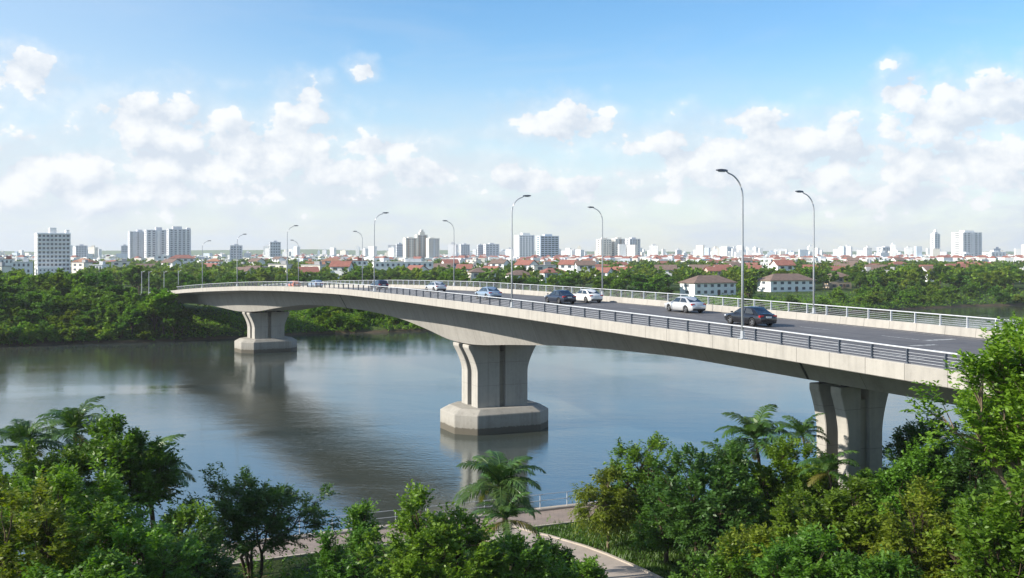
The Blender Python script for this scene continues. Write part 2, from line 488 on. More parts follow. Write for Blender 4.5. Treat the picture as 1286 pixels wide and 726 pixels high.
# piers
def pier(t, hb, ht, th, gap, slot, zfoot, foot=None, bear=.14, lip=.35, flare_h=3.2):
    N, T, Rr = frame(t)
    c = N+Rr*(W/2)
    P = empty('pier', (c.x, c.y, 0), math.atan2(Rr.y, Rr.x), BR)   # local x across, y along
    ztop = zt(t)-dep(t)-bear
    zf = ztop-flare_h
    for sy in (-1, 1):
        yc = sy*(gap+th)/2
        for sx in (-1, 1):
            prof = [(slot/2, zfoot-.3), (hb, zfoot-.3), (hb, zf)]
            for k in range(1, 9):
                a = k/8
                prof.append((hb+(ht-hb)*(a**1.55), zf+(ztop-lip-zf)*a))
            prof += [(ht, ztop), (slot/2, ztop)]
            mb = MB()
            n = len(prof)
            vs = [(sx*x, yc-th/2, z) for x, z in prof]+[(sx*x, yc+th/2, z) for x, z in prof]
            mb.add(vs, [tuple(range(n)), tuple(range(2*n-1, n-1, -1))]+[(i, (i+1) % n, n+(i+1) % n, n+i) for i in range(n)])
            mb.build('pier_leg', M['pier'], P, bevel=.05)
            q = MB(); q.box((sx*(hb*.72), yc, ztop+bear/2-.01), (.7, th*.55, bear+.06)); q.build('bearing', M['dark'], P)
        q = MB(); q.box((0, yc, (zfoot-.3+ztop-.9)/2), (slot+.1, th*.35, ztop-.9-zfoot+.3)); q.build('pier_web', M['pier'], P)
    if foot:
        fx, fy, ch = foot
        def octo(sx, sy, c): return [(-sx,-sy+c), (-sx+c,-sy), (sx-c,-sy), (sx,-sy+c), (sx,sy-c), (sx-c,sy), (-sx+c,sy), (-sx,sy-c)]
        mb = MB(); A = octo(fx, fy, ch); B = octo(fx-1.0, fy-.8, ch-.35)
        vs = [(x, y, -2.5) for x, y in A]+[(x, y, 2.15) for x, y in A]+[(x, y, 2.75) for x, y in B]
        fs = [tuple(range(7, -1, -1)), tuple(range(16, 24))]
        for k in range(2):
            fs += [(k*8+i, k*8+(i+1) % 8, k*8+8+(i+1) % 8, k*8+8+i) for i in range(8)]
        mb.add(vs, fs); mb.build('footing', M['footing'], P, bevel=.06)
    return P
def t_of_center(px, y):  # helper kept simple: t whose centre line projects to px
    return t_of_px(px, W/2)
pier(115.4, 3.15, 4.25, 1.8, 1.25, .75, 2.7, (5.9, 4.3, 2.0))
pier(207.0, 3.15, 4.25, 1.8, 1.25, .75, 2.7, (5.9, 4.3, 2.0))
pier(62.6, 1.45, 2.05, .95, 1.05, .7, 1.6, None, .26, .4, 3.0)
pier(24.0, 1.6, 2.1, .95, .65, .5, 1.6, None, .26, .4, 3.0)
pier(282.0, 1.9, 2.6, 1.2, .7, .5, 2.5, None, .2, .3, 1.6)
# expansion joints: dark recessed strips on the web near the piers
# (narrow dark sealing strips)
for tj in (63.5, 156.5):
    mb = MB()
    for sgn in (0, 1):
        ww = .09
        def w(o): return W-o if sgn else o
        a = [at(tj-ww, w(wt(tj)-.02), -1.262), at(tj+ww, w(wt(tj)-.02), -1.262), at(tj+ww, w(ob(tj)-.03), -dep(tj)+.02), at(tj-ww, w(ob(tj)-.03), -dep(tj)+.02)]
        N, T, Rr = frame(tj); off = Rr*(.03 if sgn else -.03)
        b_ = [p+off for p in a]
        mb.add(a+b_, [(0,1,2,3), (7,6,5,4), (0,4,5,1), (1,5,6,2), (2,6,7,3), (3,7,4,0)])
    mb.build('expansion_joint', M['dark'], BR)

# ------------------------------------------------------------------ street lamps
LAMPS = []
def lamp_proto(h, arm):
    root = empty('street_lamp')
    mb = MB(); pts = [(0,0,.0), (0,0,h*.45), (0,0,h-1.55)]; rad = [.085, .070, .056]
    for k in range(1, 9):
        a = k/8*R(80)
        pts.append((arm*.78*(1-math.cos(a)), 0, h-1.55+1.42*math.sin(a))); rad.append(.055-.010*k/8)
    pts.append((arm-.35, 0, h-.02)); rad.append(.042)
    mb.tube(pts, rad, 8); mb.build('pole', M['lamp'], root, smooth=True)
    q = MB(); q.box((0, 0, .03), (.42, .42, .06)); q.tube([(0,0,.05), (0,0,.5)], [.15, .12], 8); q.build('base_plate', M['lamp'], root)
    q = MB()
    # flattened tapering head
    secs = [(arm-.45, .05, .05), (arm-.30, .12, .08), (arm+.05, .16, .09), (arm+.30, .10, .05), (arm+.36, .03, .02)]
    vs = []
    for x, hw, hh in secs:
        for yy, zz in ((-hw, -.3*hh), (-.7*hw, hh), (.7*hw, hh), (hw, -.3*hh), (.6*hw, -.6*hh), (-.6*hw, -.6*hh)):
            vs.append((x, yy, h+zz+.03*(x-arm)))
    fs = [(i*6+k, i*6+(k+1) % 6, (i+1)*6+(k+1) % 6, (i+1)*6+k) for i in range(4) for k in range(6)]
    fs += [(5,4,3,2,1,0), tuple(24+k for k in range(6))]
    q.add(vs, fs); hd = q.build('lamp_head', M['lamphead'], root, smooth=False)
    q = MB(); q.box((arm-.02, 0, h-.075), (.42, .16, .03)); q.build('lens', M['lens'], hd)
    return root
lp = lamp_proto(10.0, 1.55)
near_l = [(931, 'left', 'tall grey street lamp on the near parapet by the black sedan, arm over the river'),
          (643, 'right', 'tall grey street lamp on the near parapet above the middle pier, arm over the road'),
          (470, 'right', 'near parapet street lamp at the arch crown, left of the dark car'),
          (361, 'right', 'thin grey street lamp on the near parapet beside the orange car'),
          (298, 'right', 'thin grey street lamp on the near parapet above the far river pier'),
          (254, 'right', 'small faint street lamp at the far tree-covered end of the bridge')]
far_l = [(1023, 'left', 'grey street lamp on the far parapet right of the black sedan'),
         (757, 'left', 'far parapet street lamp just right of the paired navy and white sedans'),
         (570, 'left', 'grey street lamp on the far parapet just right of the small silver sedan'),
         (455, 'left', 'thin grey street lamp on the far parapet just left of the dark car'),
         (375, 'left', 'short thin far parapet street lamp just right of the orange car')]
first = True
for lst, o in ((near_l, .17), (far_l, W-.17)):
    for px, side, lab in lst:
        t = t_of_px(px, o); p = at(t, o, 0)
        l = lp if first else copy_tree(lp)
        first = False
        _, T, Rr = frame(t)
        yaw = math.atan2(Rr.y, Rr.x) if (side == 'right') else math.atan2(-Rr.y, -Rr.x)
        l.location = p; l.rotation_euler = (0, 0, yaw)
        tag(l, lab, 'street lamp', 'street lamps along both parapets of the bridge')

# ------------------------------------------------------------------ cars
def smoothrow(a): return a
def car_proto(style):
    """x forward, y left; returns dict of meshes"""
    D = {}
    Lh = 2.3
    xs = np.linspace(-Lh, Lh, 61)
    if style == 'sedan':
        H = ([-2.3,-2.24,-2.1,-1.6,-1.0,.9,1.0,1.6,2.05,2.22,2.3], [.66,.90,.99,1.01,.97,.97,.95,.88,.78,.68,.55])
        gb = (-1.92, 1.12); gr = (-.95, .28); zr = 1.45
    else:
        H = ([-2.3,-2.26,-2.15,-1.9,-1.0,.9,1.0,1.6,2.05,2.22,2.3], [.62,.84,.93,.98,.99,.99,.97,.92,.83,.70,.55])
        gb = (-2.18, 1.12); gr = (-1.68, .25); zr = 1.52
    rows = 9; V = []
    for x in xs:
        h = float(np.interp(x, *H)); wf = 1-.16*abs(x/Lh)**5-.03*abs(x/Lh)**2
        arch = 0
        for ax in (-1.36, 1.40):
            d = abs(x-ax)
            if d < .39: arch = max(arch, .33+math.sqrt(.39**2-d*d))
        zb = .19+.10*max(0, (abs(x)-1.9)/.4)
        a = max(zb, arch)
        r = [(0, zb+.04), (.66, zb+.04), (.80, max(zb, arch-.02)), (.86, max(zb+.05, arch)), (.905, max(.50, arch+.015)), (.90, max(.66, arch+.03)), (.865, max(min(.84, h-.05), arch+.05) if h > .8 else h-.03), (.72, h-.015), (0, h+.035)]
        for yy, z in r: V.append((x, yy*wf, min(z, h+.04)))
    n = len(xs)
    full = []; faces = []
    for i in range(n):
        for k in range(rows): full.append(V[i*rows+k])
        for k in range(rows-2, 0, -1):
            x, y_, z = V[i*rows+k]; full.append((x, -y_, z))
    nr = 2*rows-2
    for i in range(n-1):
        for k in range(nr): faces.append((i*nr+k, i*nr+(k+1) % nr, (i+1)*nr+(k+1) % nr, (i+1)*nr+k))
    faces += [tuple(range(nr-1, -1, -1)), tuple((n-1)*nr+k for k in range(nr))]
    body = MB(); body.add(full, faces)
    # cabin shell with crowned roof
    zb_ = .93; hwb, hwr = .80, .60
    gx = [gb[0], gr[0], (gr[0]+gr[1])/2, gr[1], gb[1]]; gz = [zb_, zr-.03, zr+.01, zr-.03, zb_]
    vs = []
    for x, z, hw in ((gb[0], zb_, hwb-.04), (gr[0]-.12, zr-.09, hwr+.0), (gr[0], zr-.03, hwr), ((gr[0]+gr[1])/2, zr, hwr+.02), (gr[1], zr-.03, hwr), (gr[1]+.14, zr-.09, hwr+.01), (gb[1], zb_, hwb-.02)):
        for yy, dz in ((-hw, -.035), (-hw*.7, 0), (0, .015), (hw*.7, 0), (hw, -.035)):
            vs.append((x, yy, z+dz))
    fs = [(i*5+k, i*5+k+1, (i+1)*5+k+1, (i+1)*5+k) for i in range(6) for k in range(4)]
    b0 = len(vs)
    # side walls down to the belt line
    for i in range(7):
        x = vs[i*5][0]
        vs.append((x, -hwb, .90)); vs.append((x, hwb, .90))
    for i in range(6):
        fs.append((i*5, (i+1)*5, b0+2*(i+1), b0+2*i)); fs.append((i*5+4, b0+2*i+1, b0+2*(i+1)+1, (i+1)*5+4))
    body.add(vs, fs)
    D['body'] = body.mesh('body', M['trim'], smooth=False)
    for p in D['body'].polygons: p.use_smooth = True
    def panel(name, quad, off, inset=.08, mat=M['glass'], ins2=None):
        q = [Vector(p) for p in quad]; c = sum(q, Vector())/4
        nn = (q[1]-q[0]).cross(q[2]-q[0]).normalized()
        if nn.dot(c-Vector((c.x*.3, 0, .8))) < 0: nn = -nn
        qq = []
        for p in q: qq.append(p+(c-p)*inset+nn*off)
        mb = MB(); mb.add(qq+[p-nn*(off+.03) for p in qq], [(0,1,2,3), (7,6,5,4), (0,4,5,1), (1,5,6,2), (2,6,7,3), (3,7,4,0)])
        return mb.mesh(name, mat)
    xm = (gr[0]+gr[1])/2-.02
    D['rear_window'] = panel('rear_window', [(gb[0]+.04, -.70, zb_+.03), (gb[0]+.04, .70, zb_+.03), (gr[0]-.02, .56, zr-.075), (gr[0]-.02, -.56, zr-.075)], .018, .06)
    D['windscreen'] = panel('windscreen', [(gb[1]-.02, -.72, zb_+.03), (gb[1]-.02, .72, zb_+.03), (gr[1]+.06, .57, zr-.075), (gr[1]+.06, -.57, zr-.075)], .022, .06)
    for s, nm in ((1, 'l'), (-1, 'r')):
        y0, y1 = s*.805, s*.645
        rx = gb[0]+.42 if style == 'sedan' else gb[0]+.20
        D['side_window_f'+nm] = panel('side_window', [(xm+.04, y0, .955), (gb[1]-.22, y0, .955), (gr[1]+.10, y1, zr-.13), (xm+.04, y1, zr-.09)], .012, .05)
        D['side_window_b'+nm] = panel('side_window', [(rx, y0, .965), (xm-.04, y0, .955), (xm-.04, y1, zr-.09), (gr[0]-.05, y1, zr-.13)], .012, .05)
        q = MB(); q.box((1.0, s*.97, 1.0), (.16, .16, .11)); D['mirror_'+nm] = q.mesh('mirror', M['trim'], bevel=.02)
        q = MB(); q.box((-2.16, s*.62, .80), (.20, .38, .17)); D['tail_'+nm] = q.mesh('tail_light', M['tail'], bevel=.03)
        q = MB(); q.box((2.10, s*.62, .66), (.22, .36, .13)); D['head_'+nm] = q.mesh('headlight', M['headl'], bevel=.03)
    q = MB(); q.box((-2.285, 0, .74), (.04, .5, .13)); D['plate'] = q.mesh('license_plate', M['plate'])
    q = MB(); q.box((-2.24, 0, .36), (.16, 1.4, .16)); D['bumper'] = q.mesh('bumper', M['trim'], bevel=.04)
    return D
def wheel_meshes():
    a = MB(); n = 22
    prof = [(.19,-.11), (.31,-.115), (.335,-.08), (.335,.08), (.31,.115), (.19,.11)]
    vs = []
    for k in range(n):
        c, s = math.cos(2*PI*k/n), math.sin(2*PI*k/n)
        for r, y in prof: vs.append((r*c, y, r*s))
    m_ = len(prof)
    a.add(vs, [(k*m_+j, k*m_+(j+1) % m_, ((k+1) % n)*m_+(j+1) % m_, ((k+1) % n)*m_+j) for k in range(n) for j in range(m_)])
    ty = a.mesh('tyre', M['rubber'], smooth=True)
    b = MB()
    vs = []; 
    for k in range(20):
        c, s = math.cos(2*PI*k/20), math.sin(2*PI*k/20)
        vs += [(.235*c, -.09, .235*s), (.235*c, .09, .235*s), (.205*c, .112, .205*s), (.205*c, -.112, .205*s), (.19*c, .08, .19*s), (.19*c, -.08, .19*s)]
    fs = []
    for k in range(20):
        a0, a1 = k*6, ((k+1) % 20)*6
        fs += [(a0, a1, a1+1, a0+1), (a0+1, a1+1, a1+2, a0+2), (a0+2, a1+2, a1+4, a0+4), (a0, a0+3, a1+3, a1), (a0+3, a0+5, a1+5, a1+3)]
    b.add(vs, fs)
    for k in range(5):
        t = 2*PI*k/5
        b.add([(math.cos(t+d)*r, y, math.sin(t+d)*r) for y in (.10, -.10) for d, r in ((-.5, .04), (.5, .04), (.14, .2), (-.14, .2))], [(0,1,2,3), (7,6,5,4), (0,4,5,1), (1,5,6,2), (2,6,7,3), (3,7,4,0)])
    return ty, b.mesh('rim', M['rim'])
TY, RIM = wheel_meshes()
STY = {k: car_proto(k) for k in ('sedan', 'hatch')}
BODYMESH = {}
def car(style, col, t, o, label, name='car', scale=1.0, jitter=0.0):
    D = STY[style]
    p = at(t, o, roadz(o)); _, T, Rr = frame(t)
    pitch = -math.atan2(zt(t+2)-zt(t-2), 4*math.hypot(1, slope(t)))
    root = empty(name, p); root.rotation_euler = (0, pitch, math.atan2(T.y, T.x)+jitter)
    root.scale = (scale,)*3
    tag(root, label, 'car', 'cars driving across the bridge')
    for k, me in D.items():
        if k == 'body':
            key = (style, col)
            if key not in BODYMESH:
                b_ = me.copy(); b_.materials.clear(); b_.materials.append(PAINT[col]); BODYMESH[key] = b_
            me = BODYMESH[key]
        link(me.name.split('.')[0], me, root)
    for ax in (-1.36, 1.40):
        for s in (-1, 1):
            w = link('wheel', TY, root); w.location = (ax, s*.78, .335)
            r = link('rim', RIM, w)
    return root

def car_px(px, o, dy=0):
    return t_of_px(px, o)
car('sedan', 'black', t_of_px(941, 11.9), 11.9, 'black sedan driving away on the bridge, nearest the tall lamp with arm over water')
car('sedan', 'silver', t_of_px(861, 16.3), 16.3, 'pale silver sedan beside the far parapet, alone ahead of the black sedan')
car('sedan', 'navy', t_of_px(704, 12.6), 12.6, 'dark navy sedan driving side by side with a white sedan')
car('sedan', 'white', t_of_px(737, 16.6), 16.6, 'white sedan beside the far parapet, half hidden behind the dark navy sedan')
car('sedan', 'blue', t_of_px(613, 9.6), 9.6, 'steel blue sedan on the bridge just left of the tall lamp by the middle pier')
car('sedan', 'silver', t_of_px(547, 13.6), 13.6, 'small silver sedan on the bridge over the arch, between two street lamps')
car('hatch', 'navy', t_of_px(476, 11.6), 11.6, 'small dark hatchback beside the lamp at the arch crown')
car('hatch', 'blue', t_of_px(396, 12.2), 12.2, 'pale blue-grey hatchback partly hidden behind the railing right of the orange car')
car('hatch', 'orange', t_of_px(368, 13.0), 13.0, 'orange hatchback on the bridge between two thin street lamps')
car('sedan', 'white', t_of_px(190, 6.0), 6.0, 'tiny white car on the descending bridge end among the far trees')

# ------------------------------------------------------------------ banks, ground, water
FAR_X = [-6000, -420, -200, -111, -96, -80, -64, -50, -22, 20, 70, 121, 150, 174, 199, 250, 400, 6000]
FAR_Y = [216, 216, 214, 221, 228, 232, 244, 255, 265, 288, 318, 350, 372, 388, 396, 405, 430, 430]
NEAR_X = [-6000, -200, -80, -40, -20.5, -15.7, 2.7, 5.4, 15, 30, 45, 60, 100, 200, 6000]
NEAR_Y = [20, 22, 40, 56, 64, 66.6, 74.8, 76, 79.5, 83, 90, 99, 118, 150, 160]
def fary(x): return float(np.interp(x, FAR_X, FAR_Y))
def neary(x): return float(np.interp(x, NEAR_X, NEAR_Y))
def far_h(d):
    return float(np.interp(d, [-10, -3, 0, 1.5, 4, 10, 20, 60, 200, 6000], [-3, -1.2, -.15, .5, 1.2, 2.2, 3.2, 4.0, 4.0, 4.0]))
def far_z(x, y):
    return far_h(y-fary(x))+.35*math.sin(x*.11+y*.07)*math.sin(y*.05-x*.03)*min(1, max(0, (y-fary(x))/12))
NR_D = [-30, -4, -1.2, 0, 1.2, 4, 10, 30, 80, 260]
def near_h(x, d):
    q = 1.0 if -60 < x < 9 else (0.0 if x > 17 or x < -75 else (1-(x-9)/8 if x > 0 else (x+75)/15))
    a = float(np.interp(d, [-30, -4, -1.2, 0, 1.2, 4, 10, 30, 80, 260], [-3, -2, -.7, .1, .8, 1.5, 2.0, 2.4, 3, 3]))
    b = 1.62 if d >= -.05 else -2.5
    if d > 6: b = float(np.interp(d, [6, 12, 30, 80, 260], [1.62, 2.0, 2.4, 3, 3]))
    return a*(1-q)+b*q
def near_z(x, y): return near_h(x, neary(x)-y)

xs = sorted(set(list(np.linspace(-6000, -420, 14))+list(np.linspace(-420, 420, 169))+list(np.linspace(420, 6000, 14))))
ds = [-10, -3, -1, 0, .8, 1.5, 2.6, 4, 7, 10, 14, 20, 30, 45, 60, 90, 130, 180, 250, 350, 500, 800, 1300, 2200, 3600, 5600]
V = []; Fc = []
for d in ds:
    for x in xs:
        wob = 1.4*math.sin(x*.23)+.9*math.sin(x*.61+1) if -400 < x < 400 and d < 30 else 0
        y = fary(x)+d+wob*.6
        V.append((x, y, far_z(x, fary(x)+d)))
nx = len(xs)
Fc = [(j*nx+i, j*nx+i+1, (j+1)*nx+i+1, (j+1)*nx+i) for j in range(len(ds)-1) for i in range(nx-1)]
g = link('ground', np_mesh('ground', V, Fc, M['far_ground'], smooth=True)); tag(g, 'green low land beyond the river', None, None, 'structure')
xs2 = sorted(set(list(np.linspace(-6000, -120, 8))+list(np.linspace(-120, 160, 281))+list(np.linspace(160, 6000, 8))))
ds2 = [-30, -4, -1.2, -.06, -.04, .6, 1.2, 2.4, 4, 6, 8, 10, 14, 20, 30, 50, 80, 160, 260]
V = [(x, neary(x)-d, near_h(x, d)+(.12*math.sin(x*.7)*math.sin(d*.6) if d > 7 else 0)) for d in ds2 for x in xs2]
nx = len(xs2)
Fc = [(j*nx+i+1, j*nx+i, (j+1)*nx+i, (j+1)*nx+i+1) for j in range(len(ds2)-1) for i in range(nx-1)]
g = link('ground', np_mesh('ground', V, Fc, M['near_ground'], smooth=False)); tag(g, 'planted low bank in front of the river', None, None, 'structure')
# river: one sheet with a real swell far below what the ripples need
V = [(-6000, -200, 0), (6000, -200, 0), (6000, 520, 0), (-6000, 520, 0)]
mb = MB(); mb.add(V, [(0,1,2,3)])
wtr = mb.build('water', M['water']); tag(wtr, 'rippled grey-blue river water reflecting the sky', None, None, 'structure')

# quay wall with coping, promenade, path, kerbs
def edge_pts(x0, x1, d, step=1.0):
    out = []
    for x in np.arange(x0, x1+.01, step):
        s = (neary(x+.5)-neary(x-.5)); n = math.hypot(1, s)
        out.append((x+s/n*d, neary(x)-1/n*d))
    return out
def ribbon(mbx, A, B, za, zb=None, mi=0):
    zb = za if zb is None else zb
    vs = [(x, y, za) for x, y in A]+[(x, y, zb) for x, y in B]; n = len(A)
    mbx.add(vs, [(i, i+1, n+i+1, n+i) for i in range(n-1)], mi)
def solid(mbx, A, B, z0, z1):
    n = len(A)
    vs = [(x, y, z0) for x, y in A]+[(x, y, z0) for x, y in B]+[(x, y, z1) for x, y in A]+[(x, y, z1) for x, y in B]
    fs = []
    for i in range(n-1):
        fs += [(2*n+i, 2*n+i+1, 3*n+i+1, 3*n+i), (i, i+1, 2*n+i+1, 2*n+i), (n+i, 3*n+i, 3*n+i+1, n+i+1), (i, n+i, n+i+1, i+1)]
    fs += [(0, 2*n, 3*n, n), (n-1, 2*n-1, 4*n-1, 3*n-1)]
    mbx.add(vs, fs)
mb = MB(); solid(mb, edge_pts(-60, 10, -.12), edge_pts(-60, 10, .35), -2.2, 1.58)
qw = mb.build('quay_wall', M['footing']); tag(qw, 'low concrete quay wall holding the near riverside walk', 'wall')
mb = MB(); solid(mb, edge_pts(-60, 10, -.2), edge_pts(-60, 10, .42), 1.584, 1.80); mb.build('coping', M['kerb'], qw, bevel=.03)
mb = MB(); ribbon(mb, edge_pts(-60, 10, .42), edge_pts(-60, 10, 4.0), 1.665)
pv = mb.build('pavement', M['paving']); tag(pv, 'reddish paved riverside walk along the quay', None, None, 'structure')
mb = MB(); solid(mb, edge_pts(-60, 10, 4.0), edge_pts(-60, 10, 4.2), 1.3, 1.75); kb = mb.build('kerb', M['kerb']); tag(kb, 'pale kerb between the riverside walk and the planting', None, None, 'structure')
# path from the walk towards the viewer on the right
PC = [(-1.2, 68.6), (1.0, 66.0), (2.6, 63.5), (4.3, 60.8), (6.0, 57.6), (7.6, 54.0), (9.0, 50.0), (10.0, 45), (10.5, 38), (10.6, 28)]
def offs(pl, o):
    out = []
    for i, (x, y) in enumerate(pl):
        a = pl[max(0, i-1)]; c = pl[min(len(pl)-1, i+1)]
        dx, dy = c[0]-a[0], c[1]-a[1]; n = math.hypot(dx, dy)
        out.append((x-dy/n*o, y+dx/n*o))
    return out
def dens(pl, k=6):
    t = np.arange(len(pl)); tt = np.linspace(0, len(pl)-1, (len(pl)-1)*k+1)
    return list(zip(np.interp(tt, t, [p[0] for p in pl]), np.interp(tt, t, [p[1] for p in pl])))
PCd = dens(PC)
def gz(x, y): return near_z(x, y)
mb = MB(); A, B = offs(PCd, 1.6), offs(PCd, -1.6); n = len(A)
mb.add([(x, y, gz(x, y)+.13) for x, y in A]+[(x, y, gz(x, y)+.13) for x, y in B], [(i, i+1, n+i+1, n+i) for i in range(n-1)])
pa = mb.build('path', M['path']); tag(pa, 'pale concrete footpath curving down from the riverside walk', None, None, 'structure')
for sg in (1, -1):
    mb = MB(); A, B = offs(PCd, sg*1.6), offs(PCd, sg*1.78); n = len(A)
    vs = [(x, y, gz(x, y)-.3) for x, y in A]+[(x, y, gz(x, y)-.3) for x, y in B]+[(x, y, gz(x, y)+.21) for x, y in A]+[(x, y, gz(x, y)+.21) for x, y in B]
    fs = []
    for i in range(n-1):
        fs += [(2*n+i, 2*n+i+1, 3*n+i+1, 3*n+i), (i, i+1, 2*n+i+1, 2*n+i), (n+i, 3*n+i, 3*n+i+1, n+i+1)]
    mb.add(vs, fs); kb = mb.build('kerb', M['kerb']); tag(kb, 'pale kerb along the footpath', None, None, 'structure')
# slim handrail on the quay edge
qr = empty('handrail', (0, 0, 0)); tag(qr, 'slim grey metal handrail along the quay edge above the water', 'railing')
ep = edge_pts(-34, 8.6, .1, .5)
for dz in (1.0, .55):
    q = MB(); q.tube([(x, y, 1.8+dz) for x, y in ep[::2]], .022, 5); q.build('rail', M['rail'], qr, smooth=True)
pm = MB(); pm.tube([(0,0,0), (0,0,1.0)], .03, 6); pm = pm.mesh('post', M['rail'])
for x, y in ep[::4]:
    link('post', pm, qr).location = (x, y, 1.8)
# far bank: pale boat ramp and lane
mb = MB()
ramp = [(393, 423.0, 11), (388, 418, 9), (384, 413, 8.2), (392, 408, 7), (408, 405, 6), (424, 404, 6)]
pts = []
for px, py, wd in ramp:
    y = 240.0
    for _ in range(30):
        x = unproj(px, y); z = max(.02, far_z(x, y)); y = (HC-z)*F/(py-HOR)
    pts.append((unproj(px, y), y, wd))
pl = [(a, b_) for a, b_, _ in pts]
A = [(x, y) for (x, y) in offs(pl, 3.2)]; B = [(x, y) for (x, y) in offs(pl, -3.2)]
A, B = dens(A, 4), dens(B, 4); n = len(A)
mb.add([(x, y, max(-.3, far_z(x, y))+.16) for x, y in A]+[(x, y, max(-.3, far_z(x, y))+.16) for x, y in B], [(i, i+1, n+i+1, n+i) for i in range(n-1)])
rp_ = mb.build('path', M['path']); tag(rp_, 'pale ramp running down to the water beside the far pier', None, None, 'structure')
RAMP = pl

# ------------------------------------------------------------------ trees
def leaf_quads(rng, P, A, L, K, ll, lw, spread=.8, droop=.25, up=.6):
    """P (n,3) twig bases, A (n,3) unit axes, L (n,) lengths; K leaflets per twig -> verts, quads"""
    n = len(P)
    k = (np.arange(K)+.6)/K
    base = P[:, None, :]+A[:, None, :]*(L[:, None]*k[None, :])[:, :, None]
    base[:, :, 2] -= (droop*L[:, None]*k[None, :]**2)*.6
    side = np.cross(A, np.array([0, 0, 1.0])); side /= np.linalg.norm(side, axis=1, keepdims=True)+1e-6
    sgn = np.where(np.arange(K) % 2 == 0, 1, -1)
    d = A[:, None, :]*.65+side[:, None, :]*sgn[None, :, None]*spread+rng.normal(0, .28, (n, K, 3))
    d[:, :, 2] -= droop
    d /= np.linalg.norm(d, axis=2, keepdims=True)
    nr = rng.normal(0, .55, (n, K, 3)); nr[:, :, 2] += up+.35
    w = np.cross(d, nr); w /= np.linalg.norm(w, axis=2, keepdims=True)+1e-6
    nn = np.cross(w, d)
    s = rng.uniform(.7, 1.25, (n, K, 1))
    v0 = base; v2 = base+d*ll*s
    m_ = base+d*ll*s*.42+nn*lw*.18
    v1 = m_+w*lw*.5*s; v3 = m_-w*lw*.5*s
    Vt = np.stack([v0, v1, v2, v3], 2).reshape(-1, 3)
    Q = np.arange(len(Vt)).reshape(-1, 4)
    return Vt, Q

def crown_points(rng, n, r, zc, lobes=14, lob=.5, shell=2.6, flat=.0):
    """points filling a lumpy ellipsoid, denser at the outside"""
    D = rng.normal(0, 1, (n, 3)); D /= np.linalg.norm(D, axis=1, keepdims=True)
    keep = D[:, 2] > -.55-.3*rng.random(n)
    D = D[keep]
    Lb = rng.normal(0, 1, (lobes, 3)); Lb[:, 2] = np.abs(Lb[:, 2])*.9-.25; Lb /= np.linalg.norm(Lb, axis=1, keepdims=True)
    amp = rng.uniform(.55, 1.0, lobes)
    dots = D@Lb.T
    bump_ = np.max(amp*np.exp((dots-1)*7.5), axis=1)
    rad = (1-lob)+lob*1.25*bump_
    u = rng.random(len(D))**(1/shell)
    Pn = D*(rad*u)[:, None]
    # gather twigs into tufts with gaps between them
    k = max(10, len(Pn)//11); ci = rng.choice(len(Pn), min(k, len(Pn)), replace=False); C = Pn[ci]
    near = np.argmin(((Pn[:, None]-C[None])**2).sum(2), 1)
    Pn = C[near]*.62+Pn*.38+rng.normal(0, .035, Pn.shape)
    return Pn*np.array(r)+np.array([0, 0, zc]), D

def kmeans(rng, P, k, it=6):
    C = P[rng.choice(len(P), k, replace=False)].copy()
    for _ in range(it):
        a = np.argmin(((P[:, None]-C[None])**2).sum(2), 1)
        for i in range(k):
            if (a == i).any(): C[i] = P[a == i].mean(0)
    return a, C

def tubes_np(segs, n=5):
    V = []; Fq = []
    for pts, rads in segs:
        b = len(V)
        pts = [Vector(p) for p in pts]
        for i, p in enumerate(pts):
            d = pts[min(i+1, len(pts)-1)]-pts[max(0, i-1)]
            if d.length < 1e-6: d = Vector((0,0,1))
            d.normalize()
            a = d.cross(Vector((1, .3, 0)) if abs(d.z) > .85 else Vector((0, 0, 1))).normalized(); c = d.cross(a)
            for k in range(n):
                t = 2*PI*k/n; q = p+(a*math.cos(t)+c*math.sin(t))*rads[i]; V.append(tuple(q))
        for i in range(len(pts)-1):
            for k in range(n): Fq.append((b+i*n+k, b+i*n+(k+1) % n, b+(i+1)*n+(k+1) % n, b+(i+1)*n+k))
    return V, Fq

def bend(a, b, rng, sag=.12, k=4):
    a, b = Vector(a), Vector(b); L = (b-a).length
    j = Vector(rng.normal(0, 1, 3))*L*sag
    return [tuple(a.lerp(b, i/k)+j*math.sin(PI*i/k)) for i in range(k+1)]

